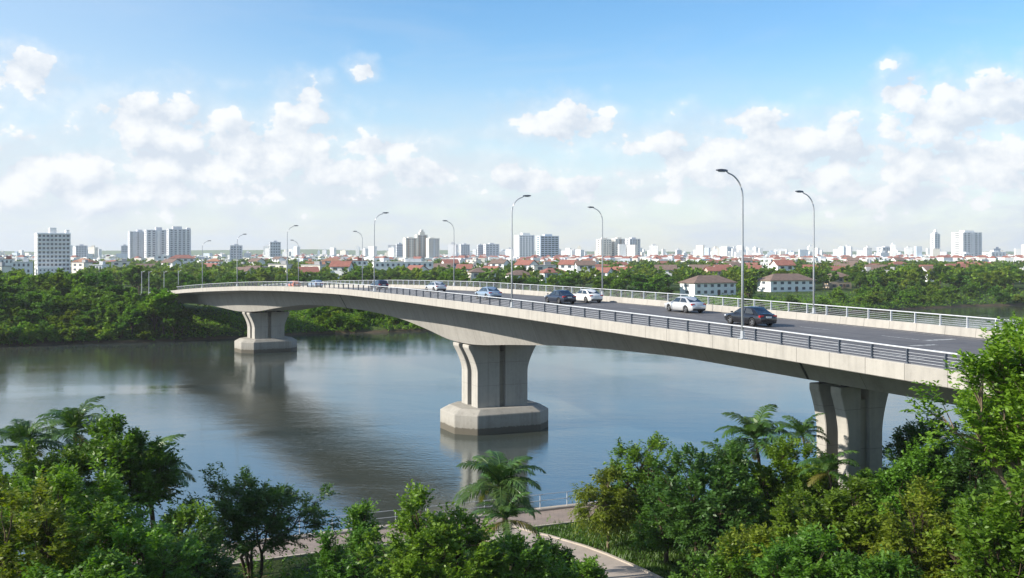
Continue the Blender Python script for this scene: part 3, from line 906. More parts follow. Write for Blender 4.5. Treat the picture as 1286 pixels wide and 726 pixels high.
def make_tree(seed, h, r, rz, leaf, bark='bark', twigs=330, K=22, ll=.20, lw=.085, tl=.8, droop=.25, lob=.5, trunk_h=.3, stems=1, tr=.16, lean=(0, 0), up=.6, shell=2.6, lobes=14, spread=.8):
    """height h, crown half-widths r (x, y), crown half-height rz; returns (trunk mesh, crown mesh)"""
    rng = np.random.default_rng(seed)
    zc = h-rz
    Pn, D = crown_points(rng, int(twigs*1.25), (r[0], r[1], rz), zc, lobes, lob, shell)
    Pn[:, 0] += lean[0]*Pn[:, 2]/h; Pn[:, 1] += lean[1]*Pn[:, 2]/h
    th = h*trunk_h
    segs = []
    k = 9 if len(Pn) > 150 else 5
    a, C = kmeans(rng, Pn, k)
    bases = []
    for s in range(stems):
        ang = 2*PI*s/max(1, stems)+rng.random()
        b0 = (0.28*math.cos(ang)*(stems > 1), .28*math.sin(ang)*(stems > 1), -.3)
        top = (lean[0]*th/h+.6*math.cos(ang)*(stems > 1), lean[1]*th/h+.6*math.sin(ang)*(stems > 1), th)
        segs.append((bend(b0, top, rng, .05, 5), list(np.linspace(tr, tr*.7, 6)))); bases.append(top)
    axes = np.zeros_like(Pn); 
    for i in range(k):
        sel = np.where(a == i)[0]
        if not len(sel): continue
        bt = bases[i % len(bases)]
        node = np.array(bt)*.38+C[i]*.62; node[2] = max(node[2], bt[2]+.15*rz)
        segs.append((bend(bt, node, rng, .10, 4), list(np.linspace(tr*.62, tr*.30, 5))))
        ks = max(1, min(5, len(sel)//8))
        a2, C2 = kmeans(rng, Pn[sel], ks, 4)
        for j in range(ks):
            s2 = sel[a2 == j]
            if not len(s2): continue
            nd2 = node*.35+C2[j]*.65
            segs.append((bend(node, nd2, rng, .1, 3), list(np.linspace(tr*.28, tr*.13, 4))))
            for q in s2:
                v = Pn[q]-nd2; axes[q] = v
                if q % 2 == 0: segs.append(([tuple(nd2), tuple(Pn[q])], [tr*.10, tr*.04]))
    trunk_v, trunk_f = tubes_np(segs, 6)
    ctr = np.array([lean[0]*zc/h, lean[1]*zc/h, zc-rz*.35])
    ax = axes/(np.linalg.norm(axes, axis=1, keepdims=True)+1e-6)*.7+(Pn-ctr)/(np.linalg.norm(Pn-ctr, axis=1, keepdims=True)+1e-6)*.6
    ax[:, 2] += .15
    VV = []; QQ = []; off = 0
    for rep in range(2):
        A = ax+rng.normal(0, .45, ax.shape); A /= np.linalg.norm(A, axis=1, keepdims=True)
        L = rng.uniform(.65, 1.25, len(Pn))*tl
        P0 = Pn-A*L[:, None]*.35+rng.normal(0, tl*.12, Pn.shape)
        v, q = leaf_quads(rng, P0, A, L, K//2, ll, lw, spread, droop, up)
        VV.append(v); QQ.append(q+off); off += len(v)
    tm = np_mesh('trunk', trunk_v, trunk_f, M[bark], smooth=True)
    cm = np_mesh('crown', np.concatenate(VV), np.concatenate(QQ), M[leaf])
    return tm, cm

def place(meshes, loc, label, cat='tree', name='tree', group=None, rz=0.0, sc=(1, 1, 1), parts=('trunk', 'crown')):
    root = empty(name, loc, rz); root.scale = sc
    tag(root, label, cat, group)
    for nm, me in zip(parts, meshes): link(nm, me, root)
    return root

def frond(mbl, L, w, rng, arch, nleaf=26, dr=.6):
    """one feather frond along +x from the origin, arching"""
    pts = []
    for i in range(13):
        s = i/12; ang = arch-(arch+dr)*s**1.3
        if i == 0: p = Vector((0, 0, 0))
        else: p = pts[-1]+Vector((math.cos(ang), 0, math.sin(ang)))*L/12
        pts.append(p)
    V, Fq = tubes_np([([tuple(p) for p in pts], list(np.linspace(.035, .008, 13)))], 4)
    V = list(V); Fq = list(Fq)
    for i in range(nleaf):
        s = .10+.88*i/(nleaf-1); f = s*12; k = min(11, int(f)); p = pts[k].lerp(pts[k+1], f-k)
        d = (pts[k+1]-pts[k]).normalized(); n_ = Vector((-d.z, 0, d.x))
        ln = w*(math.sin(PI*min(1, s*.86+.16))**.7)*rng.uniform(.85, 1.1)
        for sg in (-1, 1):
            dirn = (d*.75+Vector((0, sg*1.0, 0))+n_*.12+Vector(rng.normal(0, .10, 3))).normalized()
            mid = p+dirn*ln*.5; tip = p+dirn*ln+Vector((0, 0, -.40*ln)); mid.z -= .06*ln
            wv = d*.5*(.055*L/2.6+.030)
            b = len(V)
            V += [tuple(p-wv*.6), tuple(p+wv*.6), tuple(mid+wv), tuple(mid-wv), tuple(tip)]
            Fq += [(b, b+1, b+2, b+3), (b+3, b+2, b+4, b+4)]
    return V, Fq
FRONDS = []
def frond_mesh(seed, L, w, arch, dr, mat='leaf_palm'):
    rng = np.random.default_rng(seed)
    V, Fq = frond(None, L, w, rng, arch, 36, dr)
    me = bpy.data.meshes.new('frond')
    me.from_pydata(V, [], [f if f[2] != f[3] else f[:3] for f in Fq]); me.materials.append(M[mat]); me.update()
    return me
for i, (ar, dr) in enumerate([(1.35, .25), (1.1, .65), (.85, .8), (.55, .95), (.2, 1.1)]):
    FRONDS.append(frond_mesh(40+i, 2.7, .75, ar, dr))
DRY = frond_mesh(60, 2.4, .6, .05, 1.25, 'leaf_palm_dry')
def palm(loc, h, label, nf=20, sc=1.0, seed=1, name='palm_tree', group=None, tr=.13):
    rng = np.random.default_rng(seed)
    root = empty(name, loc); tag(root, label, 'palm tree', group)
    pts = [(.25*math.sin(i*.5)*i/8, .15*math.sin(i*.8)*i/8, h*i/8-(.3 if i == 0 else 0)) for i in range(9)]
    V, Fq = tubes_np([(pts, list(np.linspace(tr*1.3, tr*.75, 9)))], 8)
    link('trunk', np_mesh('trunk', V, Fq, M['bark'], smooth=True), root)
    tx, ty, tz = pts[-1]
    for i in range(nf):
        lv = min(4, int(i*5/nf)); me = FRONDS[lv]
        if i >= nf-2: me = DRY
        o = link('frond', me, root); o.location = (tx, ty, tz-.05*lv)
        o.rotation_euler = (rng.normal(0, .12), rng.normal(0, .12), i*2.39996+rng.normal(0, .2)); s = sc*rng.uniform(.85, 1.12)
        o.scale = (s, s, s)
    return root

# --- foreground trees and shrubs: pixel column, crown top row, distance
def fg(seed, px, top, Y, r, rz, label, leaf, cat='tree', name='broadleaf_tree', **k):
    x = unproj(px, Y); zt_ = zat(top, Y); z0 = near_z(x, Y)-.05
    h = zt_-z0
    r = r if isinstance(r, tuple) else (r, r)
    k['twigs'] = int(k.get('twigs', 330)*1.75); k['lw'] = k.get('lw', .085)*1.2; k.setdefault('shell', 3.4)
    me = make_tree(seed, h+.25, (r[0]*1.2, r[1]*1.2), rz*1.08, leaf, **k)
    return place(me, (x, Y, z0), label, cat, name)
fg(38, 693, 676, 53, (1.3, 1.2), 1.9, 'leafy dark shrub on the left edge of the pale footpath', 'leaf_mid', 'shrub', 'shrub', twigs=170, K=24, trunk_h=.15)
fg(32, 62, 545, 50, (2.2, 2.0), 3.2, 'leafy mid green tree wedged between the two left palms', 'leaf_mid', twigs=300, K=24)
fg(33, 12, 572, 48, (2.0, 2.0), 3.0, 'green tree at the very left edge below the leftmost palm', 'leaf_bright', twigs=260, K=24)
fg(34, 232, 628, 50, (1.9, 1.7), 2.6, 'dark shrub between the olive tree and the airy tree', 'leaf_mid', 'shrub', 'shrub', twigs=240, K=24, trunk_h=.15)
fg(35, 1104, 578, 57, (1.7, 1.5), 2.5, 'small green shrub against the foot of the right pier', 'leaf_mid', 'shrub', 'shrub', twigs=200, K=24, trunk_h=.15)
fg(36, 1028, 576, 56, (1.7, 1.5), 2.7, 'bright green shrub hiding the left foot of the right pier', 'leaf_bright', 'shrub', 'shrub', twigs=200, K=24, trunk_h=.15)
fg(37, 946, 580, 63, (2.0, 1.8), 2.8, 'green tree around the stem of the waterside palm', 'leaf_mid', twigs=260, K=24)
fg(1, 78, 556, 43, (4.6, 4.2), 4.6, 'big bright green feathery tree filling the lower left corner', 'leaf_bright', twigs=620, K=28, ll=.23, lw=.09, tl=.95, droop=.35)
fg(2, 150, 512, 53, (2.9, 2.8), 3.6, 'dark olive dense tree behind the big bright tree, among the palms', 'leaf_mid', twigs=460, K=26, ll=.22, lw=.10)
fg(3, 30, 600, 39, (2.6, 2.6), 3.6, 'yellow-green tree low in the left corner under the big bright tree', 'leaf_yellow', twigs=330, K=24, ll=.21, lw=.08, droop=.35)
fg(4, 316, 577, 57.5, (4.0, 3.3), 3.3, 'airy dark green many-stemmed tree by the riverside walk', 'leaf_dark', twigs=430, K=24, ll=.24, lw=.075, stems=4, trunk_h=.22, tr=.13, lob=.62, up=.4)
fg(5, 170, 640, 41, (2.4, 2.2), 2.6, 'mid green bush below the big bright tree, near the bottom edge', 'leaf_mid', 'shrub', 'shrub', twigs=260, K=24, trunk_h=.15)
fg(6, 100, 690, 36.5, (2.6, 2.2), 2.6, 'feathery lime green shrub along the bottom left edge', 'leaf_bright', 'shrub', 'shrub', twigs=260, K=24, droop=.4, trunk_h=.15)
fg(7, 438, 660, 51, (2.0, 1.8), 2.6, 'dark feathery shrub between the airy tree and the bright round bush', 'leaf_mid', 'shrub', 'shrub', twigs=240, K=24, trunk_h=.15, droop=.3)
fg(8, 548, 618, 46.5, (2.7, 2.4), 3.4, 'bright yellow-green round bush at the bottom beside the middle palm', 'leaf_bright', 'tree', 'broadleaf_tree', twigs=460, K=26, ll=.20, lw=.105, stems=3, lob=.45)
fg(9, 455, 628, 54, (1.1, 1.0), 2.0, 'small pale green sapling on the quay side of the bright round bush', 'leaf_bright', 'shrub', 'shrub', twigs=90, K=22, trunk_h=.3)
fg(10, 655, 668, 47.5, (2.3, 2.0), 2.8, 'dark green shrub at the foot of the middle palm', 'leaf_mid', 'shrub', 'shrub', twigs=320, K=24, ll=.19, lw=.10, trunk_h=.15)
fg(11, 738, 701, 52, (1.0, .9), 1.2, 'small bushy plant beside the pale footpath', 'leaf_mid', 'shrub', 'shrub', twigs=70, K=24, trunk_h=.15)
fg(12, 763, 578, 63.5, (1.9, 1.7), 2.9, 'drooping yellow-green tree with a thin pale trunk by the grass strip', 'leaf_yellow', bark='bark_pale', twigs=230, K=24, ll=.24, lw=.07, droop=.75, tl=1.0, trunk_h=.42, tr=.09)
fg(13, 806, 537, 66.5, (2.5, 2.2), 4.0, 'tall loose green tree at the water edge behind the drooping tree', 'leaf_bright', twigs=330, K=24, ll=.23, lw=.085, droop=.4, lob=.65, trunk_h=.35)
fg(14, 888, 553, 55.5, (3.4, 3.0), 4.0, 'dark dense tree with bare forked stems in the middle of the right bank', 'leaf_dark', twigs=470, K=24, ll=.24, lw=.10, stems=3, trunk_h=.30, tr=.12, lob=.55)
fg(15, 838, 600, 60, (1.8, 1.8), 2.8, 'dark rounded tree left of the forked-stem tree, above the grass strip', 'leaf_mid', twigs=240, K=24, trunk_h=.25)
fg(16, 992, 546, 59, (2.5, 2.2), 3.6, 'light green broad-leaved tree in front of the bridge pier', 'leaf_bright', twigs=340, K=24, ll=.22, lw=.11)
fg(17, 955, 640, 47, (2.2, 2.0), 2.9, 'olive shrub under the light green tree, right of the forked stems', 'leaf_yellow', 'shrub', 'shrub', twigs=280, K=24, trunk_h=.15)
fg(18, 1056, 588, 43.5, (2.6, 2.3), 3.2, 'bright feathery tree with slim pale stems in front of the bridge pier', 'leaf_bright', bark='bark_pale', twigs=420, K=26, ll=.23, lw=.09, stems=3, droop=.4)
fg(19, 1180, 600, 41, (2.9, 2.6), 3.4, 'wide yellow-green feathery shrub at the bottom right', 'leaf_yellow', 'shrub', 'shrub', twigs=480, K=26, ll=.20, lw=.075, droop=.5, trunk_h=.2)
fg(20, 1272, 598, 38, (2.3, 2.2), 3.0, 'olive green shrub in the lower right corner', 'leaf_yellow', 'shrub', 'shrub', twigs=320, K=24, droop=.4, trunk_h=.2)
fg(21, 1152, 556, 53, (1.9, 1.8), 2.5, 'grey-green round tree just right of the bridge pier foot', 'leaf_mid', twigs=260, K=24, ll=.2, lw=.1)
fg(22, 1158, 514, 68, (2.5, 2.2), 3.6, 'dark tree by the water right of the bridge pier', 'leaf_dark', twigs=330, K=24, ll=.24, lw=.10)
fg(23, 1238, 520, 52, (3.0, 2.8), 4.2, 'very dark tree in the shade below the overhanging branch', 'leaf_dark', twigs=420, K=24, ll=.24, lw=.10)
fg(24, 1010, 660, 40, (1.9, 1.7), 2.4, 'lime green low shrub at the bottom edge before the slim pale stems', 'leaf_mid', 'shrub', 'shrub', twigs=220, K=24, trunk_h=.15)
fg(25, 1105, 680, 37.5, (2.0, 1.7), 2.4, 'leafy bright shrub at the bottom edge between two feathery shrubs', 'leaf_mid', 'shrub', 'shrub', twigs=220, K=24, trunk_h=.15)
fg(26, 240, 665, 47, (1.8, 1.6), 2.4, 'shaded green shrub at the bottom below the airy tree', 'leaf_dark', 'shrub', 'shrub', twigs=200, K=22, trunk_h=.15)
fg(27, 905, 690, 46, (1.6, 1.5), 1.7, 'low dark shrub at the foot of the forked bare stems', 'leaf_mid', 'shrub', 'shrub', twigs=160, K=22, trunk_h=.15)
fg(28, 1085, 575, 71, (2.0, 1.8), 3.0, 'dark green bush behind the near bridge pier legs', 'leaf_dark', 'shrub', 'shrub', twigs=200, K=22, trunk_h=.15)
fg(29, 1215, 560, 60, (2.6, 2.4), 3.4, 'dark leafy bush in the shadow below the bridge end', 'leaf_dark', 'shrub', 'shrub', twigs=260, K=22, trunk_h=.15)
# the tall tree at the right edge: rooted outside the frame, branches reaching in
t30 = make_tree(30, 17.5, (3.9, 3.6), 4.9, 'leaf_bright', 'bark_pale', twigs=1000, K=26, ll=.20, lw=.09, tl=.8, lob=.72, trunk_h=.42, tr=.22, lean=(-2.2, 0), shell=3.2, lobes=11, droop=.3)
place(t30, (18.0, 32.0, 2.6), 'tall loose green tree leaning in front of the right bridge end', 'tree', 'broadleaf_tree')
fg(31, 1276, 580, 29.5, (1.7, 1.6), 3.2, 'leafy green tree at the right edge below the tall leaning tree', 'leaf_bright', twigs=300, K=24)
# palms
def pl_(px, top, Y, label, seed, sc=1.0, nf=20, tr=.13):
    x = unproj(px, Y); z0 = near_z(x, Y); zc = zat(top, Y)
    palm((x, Y, z0), zc-z0, label, nf, sc, seed, tr=tr)
pl_(34, 560, 53, 'leftmost feather palm at the left edge behind the bright tree', 1, .95)
pl_(98, 540, 57, 'feather palm with upright fronds behind the dark olive tree', 2, 1.05)
pl_(190, 592, 55.5, 'feather palm with dark fronds arching over the water beside the olive tree', 3, 1.05)
pl_(632, 610, 55.5, 'feather palm in front of the middle pier reflection', 4, 1.12, 24)
pl_(640, 650, 53, 'low young palm tucked under the middle feather palm', 5, .85, 14, .1)
pl_(952, 552, 71, 'feather palm at the water left of the right pier', 6, 1.3)
pl_(918, 592, 58.5, 'palm with drooping fronds growing out of the forked-stem tree', 7, .9, 16)
pl_(1012, 545, 63.5, 'slender spiky young palm close to the left side of the right pier', 8, .75, 16, .07)
pl_(1045, 590, 55, 'low palm tuft at the foot of the right pier', 9, .75, 14, .09)

# --- ground cover on the near bank
rng = np.random.default_rng(77)
def on_path(x, y, m=2.2):
    for i in range(len(PC)-1):
        (ax, ay), (bx, by) = PC[i], PC[i+1]
        L2 = (bx-ax)**2+(by-ay)**2; t = max(0, min(1, ((x-ax)*(bx-ax)+(y-ay)*(by-ay))/L2))
        if math.hypot(x-ax-t*(bx-ax), y-ay-t*(by-ay)) < m: return True
    return False
P = []
while len(P) < 5200:
    Y = rng.uniform(34, 92); x = rng.uniform(-.54*Y, .54*Y)
    d = neary(x)-Y
    if d < .4 or (d < 4.6 and -60 < x < 10.5) or on_path(x, Y, 2.35): continue
    near_strip = on_path(x, Y, 6.5) and x > 1.2 and Y > 55
    if near_strip and rng.random() < .93: continue
    P.append((x, Y, near_z(x, Y)+rng.uniform(.05, .55)))
P = np.array(P); A = rng.normal(0, .6, P.shape); A[:, 2] = np.abs(A[:, 2])+.5; A /= np.linalg.norm(A, axis=1, keepdims=True)
v, q = leaf_quads(rng, P, A, rng.uniform(.5, 1.1, len(P)), 12, .20, .09, .8, .3)
MV = [v]; MQ = [q]; MM = [np.zeros(len(q), int)]; off = len(v)
k = 0
while k < 260:
    Y = rng.uniform(34, 90); x = rng.uniform(-.54*Y, .54*Y); dd = neary(x)-Y
    if dd < 1 or (dd < 5.4 and -60 < x < 11) or on_path(x, Y, 3.6) or (on_path(x, Y, 7.5) and Y > 54 and x > 0): continue
    if 56 < Y < 68 and -20 < x < -8: continue
    k += 1; rr = rng.uniform(.8, 1.7); n_ = int(70*rr)
    D = rng.normal(0, 1, (n_, 3)); D[:, 2] = np.abs(D[:, 2]); D /= np.linalg.norm(D, axis=1, keepdims=True)
    Pm = D*np.array([rr, rr, rr*rng.uniform(.8, 1.4)])*rng.uniform(.75, 1.05, (n_, 1))+np.array([x, Y, near_z(x, Y)])
    D = D+rng.normal(0, .3, D.shape); D /= np.linalg.norm(D, axis=1, keepdims=True)
    vv, qq = leaf_quads(rng, Pm, D, rng.uniform(.4, .8, n_), 14, .20, .10, .8, .3)
    MV.append(vv); MQ.append(qq+off); off += len(vv); MM.append(np.full(len(qq), int(rng.integers(3))))
uc = link('undergrowth', np_mesh('undergrowth', np.concatenate(MV), np.concatenate(MQ), [M['leaf_mid'], M['leaf_bright'], M['leaf_dark']], mat_idx=np.concatenate(MM))); tag(uc, 'low leafy ground cover between the near trees', 'ground cover', None, 'stuff')
P = []
while len(P) < 26000:
    x = rng.uniform(-6, 18); Y = rng.uniform(50, 76); d = neary(x)-Y
    if d < 4.3 and x < 10.2: continue
    if d < .6 or on_path(x, Y, 2.15): continue
    if not on_path(x, Y, 8.5): continue
    P.append((x, Y, near_z(x, Y)))
P = np.array(P); n = len(P); a = rng.uniform(0, 2*PI, n); hh = rng.uniform(.07, .20, n)*(1+.8*(np.sin(P[:, 0]*1.7)*np.sin(P[:, 1]*1.3) > .3)); wd = .035
side = np.stack([np.cos(a), np.sin(a), 0*a], 1)*wd; ln = np.stack([np.cos(a+1.6), np.sin(a+1.6), 0*a], 1)*(hh*.4)[:, None]
top = P+ln; top[:, 2] += hh
v = np.stack([P-side, P+side, top+side*.25, top-side*.25], 1).reshape(-1, 3)
gs = link('grass', np_mesh('grass', v, np.arange(len(v)).reshape(-1, 4), M['grass'])); tag(gs, 'short bright grass beside the pale footpath', 'grass', None, 'stuff')

# ------------------------------------------------------------------ far buildings
def walls(name, base, win=None, var=.08, rough=.8):
    return concrete(name, base, streak=.12)
M['w_white'] = walls('white_wall', (.80,.80,.78)); M['w_cream'] = walls('cream_wall', (.78,.73,.64)); M['w_grey'] = walls('grey_wall', (.62,.63,.65))
M['w_pink'] = walls('pink_wall', (.58,.42,.36)); M['w_blue'] = walls('pale_blue_wall', (.55,.62,.68)); M['w_tan'] = walls('tan_wall', (.50,.40,.30))
M['r_red'] = flat('red_tiles', (.27,.105,.075), .85, 0, .3, .8); M['r_brown'] = flat('brown_tiles', (.17,.115,.09), .85, 0, .25, .8)
M['r_orange'] = flat('orange_tiles', (.33,.16,.09), .85, 0, .25, .8); M['r_grey'] = flat('grey_roof', (.33,.33,.33), .85, 0, .2, .6); M['r_white'] = flat('white_roof', (.66,.66,.64), .8, 0, .15, .5)
m, nt, b = newmat('window_dark'); b.inputs['Base Color'].default_value = (.09,.105,.13,1); b.inputs['Roughness'].default_value = .12; M['win'] = m
m, nt, b = newmat('window_teal'); b.inputs['Base Color'].default_value = (.06,.10,.115,1); b.inputs['Roughness'].default_value = .12; M['win_t'] = m
M['brown_strip'] = flat('brown_strip', (.36,.27,.20), .8)

def wmesh(w, h, mat='win'):
    mb = MB(); mb.box((0, 0, 0), (w, .16, h)); return mb.mesh('window', M[mat])
WM = {}
def gw(w, h, mat='win'):
    k = (round(w, 2), round(h, 2), mat)
    if k not in WM: WM[k] = wmesh(*k)
    return WM[k]

def tower(px0, px1, ptop, Y, wall, label, rot=18, floors=9, cols=7, depth=.7, bays=None, win='win', roofbox=((.5, .2, 2.6),), name='apartment_tower', balcony=False, zbase=3.8, max_win=96, side_cols=2, cat='building', ww=.5, wh=.45):
    """front face spans px0..px1 (photo pixels) at distance Y; local x to the right, y away"""
    x0, x1 = unproj(px0, Y), unproj(px1, Y)
    wtot = x1-x0; a = R(rot)
    dfr = depth
    w = wtot/(math.cos(a)+dfr*math.sin(a)); d = w*dfr
    h = zat(ptop, Y)-zbase
    cx = (x0+x1)/2
    root = empty(name, (cx, Y, zbase), a); tag(root, label, cat)
    mb = MB(); mb.box((0, 0, h/2-1), (w, d, h+2)); 
    mb.box((0, -d/2+.1, h+.3), (w+.3, .25, .7)); mb.box((0, d/2-.1, h+.3), (w+.3, .25, .7)); mb.box((-w/2+.1, 0, h+.3), (.25, d-.25, .7)); mb.box((w/2-.1, 0, h+.3), (.25, d-.25, .7))
    mb.build('wall', M[wall], root)
    for fx, fw, fh in roofbox:
        q = MB(); q.box(((fx-.5)*w, 0, h+fh/2+.01), (fw*w, d*.45, fh)); q.build('penthouse', M[wall], root)
    fh = h/floors; n = 0
    slots = [(f, c) for f in range(floors-1, -1, -1) for c in range(cols)]
    cw = w/(cols+.35)
    for f, c in slots:
        if n >= max_win: break
        o = link('window', gw(cw*ww, fh*wh, win), root); o.location = ((c-(cols-1)/2)*cw, -d/2-.01, (f+.52)*fh); n += 1
    scw = d/(side_cols+.3) if side_cols else 0
    for f in range(floors-1, -1, -1):
        for c in range(side_cols):
            if n >= 100: break
            o = link('window', gw(scw*.5, fh*.5, win), root); o.location = (-w/2-.01, (c-(side_cols-1)/2)*scw, (f+.52)*fh); o.rotation_euler = (0, 0, PI/2); n += 1
    if bays:
        for bx, bw, bm in bays:
            q = MB(); q.box((bx*w, -d/2-.35, h/2), (bw*w, .7, h-.6)); q.build('bay', M[bm], root)
    if balcony:
        for f in range(1, floors+1):
            q = MB(); q.box((0, -d/2-.35, f*fh-.05*fh), (w*1.0, .7, fh*.14)); q.build('floor_band', M[wall], root)
        for c in range(cols+1):
            if c in (0, 3, 4, cols):
                q = MB(); q.box(((c-cols/2)*cw, -d/2-.3, h/2), (.6, .6, h)); q.build('pillar', M[wall], root)
    return root
tower(44, 88, 294, 750, 'w_white', 'white nine-storey block with rows of dark windows, tallest at the far left', 33, 10, 8, .55, roofbox=((.5, .2, 4.5), (.94, .10, 3.0)), balcony=True, side_cols=2, max_win=80, ww=.62, wh=.5, name='office_block')
tower(46, 78, 337, 735, 'w_white', 'low white annex at the foot of the white nine-storey block', 33, 2, 6, .5, roofbox=(), name='annex', ww=.4)
gsl = 'tall grey residential slabs'
tower(161, 184, 291.5, 1300, 'w_grey', 'leftmost of the three tall grey apartment slabs', 32, 16, 5, .5, bays=((-.18,.13,'w_grey'), (.2,.12,'w_grey')), roofbox=((.62, .3, 3),), side_cols=1, max_win=80)
tower(182, 213, 289.5, 1290, 'w_grey', 'middle slab of the three tall grey apartment slabs', 32, 16, 5, .42, bays=((0,.10,'w_white'), (-.3,.05,'w_white')), roofbox=((.55, .25, 4),), side_cols=1, max_win=80)
tower(210, 239, 288.5, 1280, 'w_grey', 'rightmost and highest of the three tall grey apartment slabs', 32, 17, 5, .4, bays=((-.1,.05,'w_white'), (.28,.05,'w_white')), roofbox=((.42, .4, 4), (.92, .16, 2.5)), side_cols=1, max_win=85)
tower(506, 524, 299.5, 1200, 'w_cream', 'cream tower with brown stripes, left of a group of three', 26, 12, 4, .6, bays=((-.25,.07,'brown_strip'), (.25,.07,'brown_strip')), roofbox=((.5,.4,1.5),), side_cols=1)
tower(521, 537, 295.5, 1215, 'w_cream', 'cream tower with a stepped top, tallest of a group of three', 26, 13, 4, .6, bays=((-.25,.08,'brown_strip'), (.25,.08,'brown_strip')), roofbox=((.55,.5,4), (.55,.25,6.5)), side_cols=1)
tower(535, 552, 300, 1190, 'w_cream', 'cream tower with blue-grey front, right of a group of three', 26, 12, 4, .6, bays=((0,.10,'w_white'),), roofbox=((.4,.4,1.5),), side_cols=1)
tower(646, 671, 296, 1400, 'w_white', 'pale tower, left of a pair behind the tall lamp', 24, 14, 5, .7, roofbox=((.55,.5,3.5),), side_cols=2, max_win=70)
tower(673, 702, 297, 1390, 'w_blue', 'glassy blue-green tower, right of a pair behind the tall lamp', 24, 14, 5, .5, win='win_t', roofbox=((.5,.4,3),), side_cols=1, max_win=70, ww=.8, wh=.65)
tower(749, 768, 301, 1700, 'w_cream', 'beige tower, first from the left in a row of three', 26, 12, 4, .7, bays=((0,.12,'w_cream'),), roofbox=((.5,.4,3),), side_cols=1)
tower(767, 786, 300.5, 1710, 'w_cream', 'beige tower in the middle of a row of three', 26, 12, 4, .7, bays=((0,.12,'brown_strip'),), roofbox=((.5,.4,3),), side_cols=1)
tower(785, 804, 300.5, 1690, 'w_grey', 'grey-beige tower, last of a row of three', 26, 12, 4, .7, bays=((0.2,.12,'w_cream'),), roofbox=((.5,.4,3),), side_cols=1)
tower(1196, 1232, 292.5, 1800, 'w_white', 'broad white tower with vertical strips, tallest on the right skyline', 22, 16, 5, .6, bays=((-.3,.07,'w_white'), (0,.08,'w_white'), (.3,.07,'w_white')), roofbox=((.5,.5,4),), side_cols=1, max_win=80)
tower(1169, 1180, 294, 2100, 'w_white', 'slender white tower left of the broad white tower', 22, 14, 2, .8, roofbox=((.5,.6,4), (.5,.15,9)), side_cols=1)
for (a_, b_, tp, Y, wl, lab) in [
    (95, 110, 309, 1500, 'w_grey', 'small grey block just right of the white nine-storey block'),
    (152, 161, 309, 1600, 'w_grey', 'small grey block touching the left side of the grey slabs'),
    (288, 305, 309, 1300, 'w_grey', 'small grey tower with a bright side under a thin street lamp'),
    (338, 353, 304.5, 1400, 'w_grey', 'lone pale grey tower left of the orange car'),
    (497, 507, 307, 1500, 'w_grey', 'narrow grey tower peeking out left of the cream towers'),
    (566, 575, 308, 1800, 'w_grey', 'small grey tower behind the lamp right of the cream towers'),
    (577, 590, 307.5, 1850, 'w_grey', 'pale grey block right of the lamp beyond the cream towers'),
    (599, 607, 308, 1900, 'w_grey', 'narrow grey tower before the wider grey pair'),
    (607, 627, 307, 1880, 'w_grey', 'wider grey pair of blocks left of the tall middle lamp'),
    (904, 922, 311, 2300, 'w_blue', 'small blue-grey block on the skyline left of the tall right lamp'),
    (1102, 1123, 311, 2200, 'w_grey', 'low grey double block left of the slender white tower'),
    (1236, 1262, 317, 1500, 'w_white', 'low white block right of the broad white tower'),
    (1205, 1222, 319, 1300, 'w_white', 'white stepped block at the foot of the broad white tower')]:
    tower(a_, b_, tp, Y, wl, lab, 18, 8, 4, .6, roofbox=((.5, .35, 2.5),), side_cols=1, name='apartment_block')

# --- houses
def house_proto(w, d, h, wall, roof, kind, nwin, floors=2):
    root = empty('house')
    mb = MB(); mb.box((0, 0, h/2-.6), (w, d, h+1.2)); 
    if kind == 'gable':
        mb.add([(-w/2, -d/2, h), (-w/2, d/2, h), (-w/2, 0, h+d*.26), (w/2, -d/2, h), (w/2, d/2, h), (w/2, 0, h+d*.26)], [(0,2,1), (3,4,5), (0,3,5,2), (1,2,5,4)])
    mb.build('wall', M[wall], root)
    e = .6; mb = MB()
    if kind == 'hip':
        rh = d*.27; k = min(w/2, d/2)
        lo = [(-w/2-e, -d/2-e, h), (w/2+e, -d/2-e, h), (w/2+e, d/2+e, h), (-w/2-e, d/2+e, h)]
        tp = [(-w/2+k, 0, h+rh), (w/2-k, 0, h+rh)] if w > d*1.05 else [(-.2, 0, h+rh), (.2, 0, h+rh)]
        vs = lo+tp+[(x, y, h-.18) for x, y, z in lo]
        mb.add(vs, [(0,1,5,4), (1,2,5), (2,3,4,5), (3,0,4), (6,7,1,0), (7,8,2,1), (8,9,3,2), (9,6,0,3), (9,8,7,6)])
    elif kind == 'gable':
        rh = d*.26
        vs = []
        for x in (-w/2-e, w/2+e):
            for y, z in ((-d/2-e, h-.3), (0, h+rh+.12), (d/2+e, h-.3), (d/2+e, h-.1), (0, h+rh+.34), (-d/2-e, h-.1)): vs.append((x, y, z))
        mb.add(vs, [(0,1,2,3,4,5), (11,10,9,8,7,6)]+[(i, (i+1) % 6, 6+(i+1) % 6, 6+i) for i in range(6)])
    else:
        mb.box((0, 0, h+.2), (w+.5, d+.5, .4)); mb.box((w*.18, d*.1, h+1.3), (w*.28, d*.35, 1.8))
    mb.build('roof', M[roof], root)
    fh = h/floors
    for f in range(floors):
        for c in range(nwin):
            o = link('window', gw(w/nwin*.42, fh*.46), root); o.location = ((c-(nwin-1)/2)*w/(nwin+.2), -d/2-.01, (f+.55)*fh)
        o = link('window', gw(d*.22, fh*.42), root); o.location = (-w/2-.01, 0, (f+.55)*fh); o.rotation_euler = (0, 0, PI/2)
    q = MB(); q.box((w*.5/(nwin+.2) if nwin % 2 == 0 else w/(nwin+.2)*.5, -d/2-.02, 1.05), (1.1, .14, 2.1)); q.build('door', M['r_brown'], root)
    return root
HP = {}
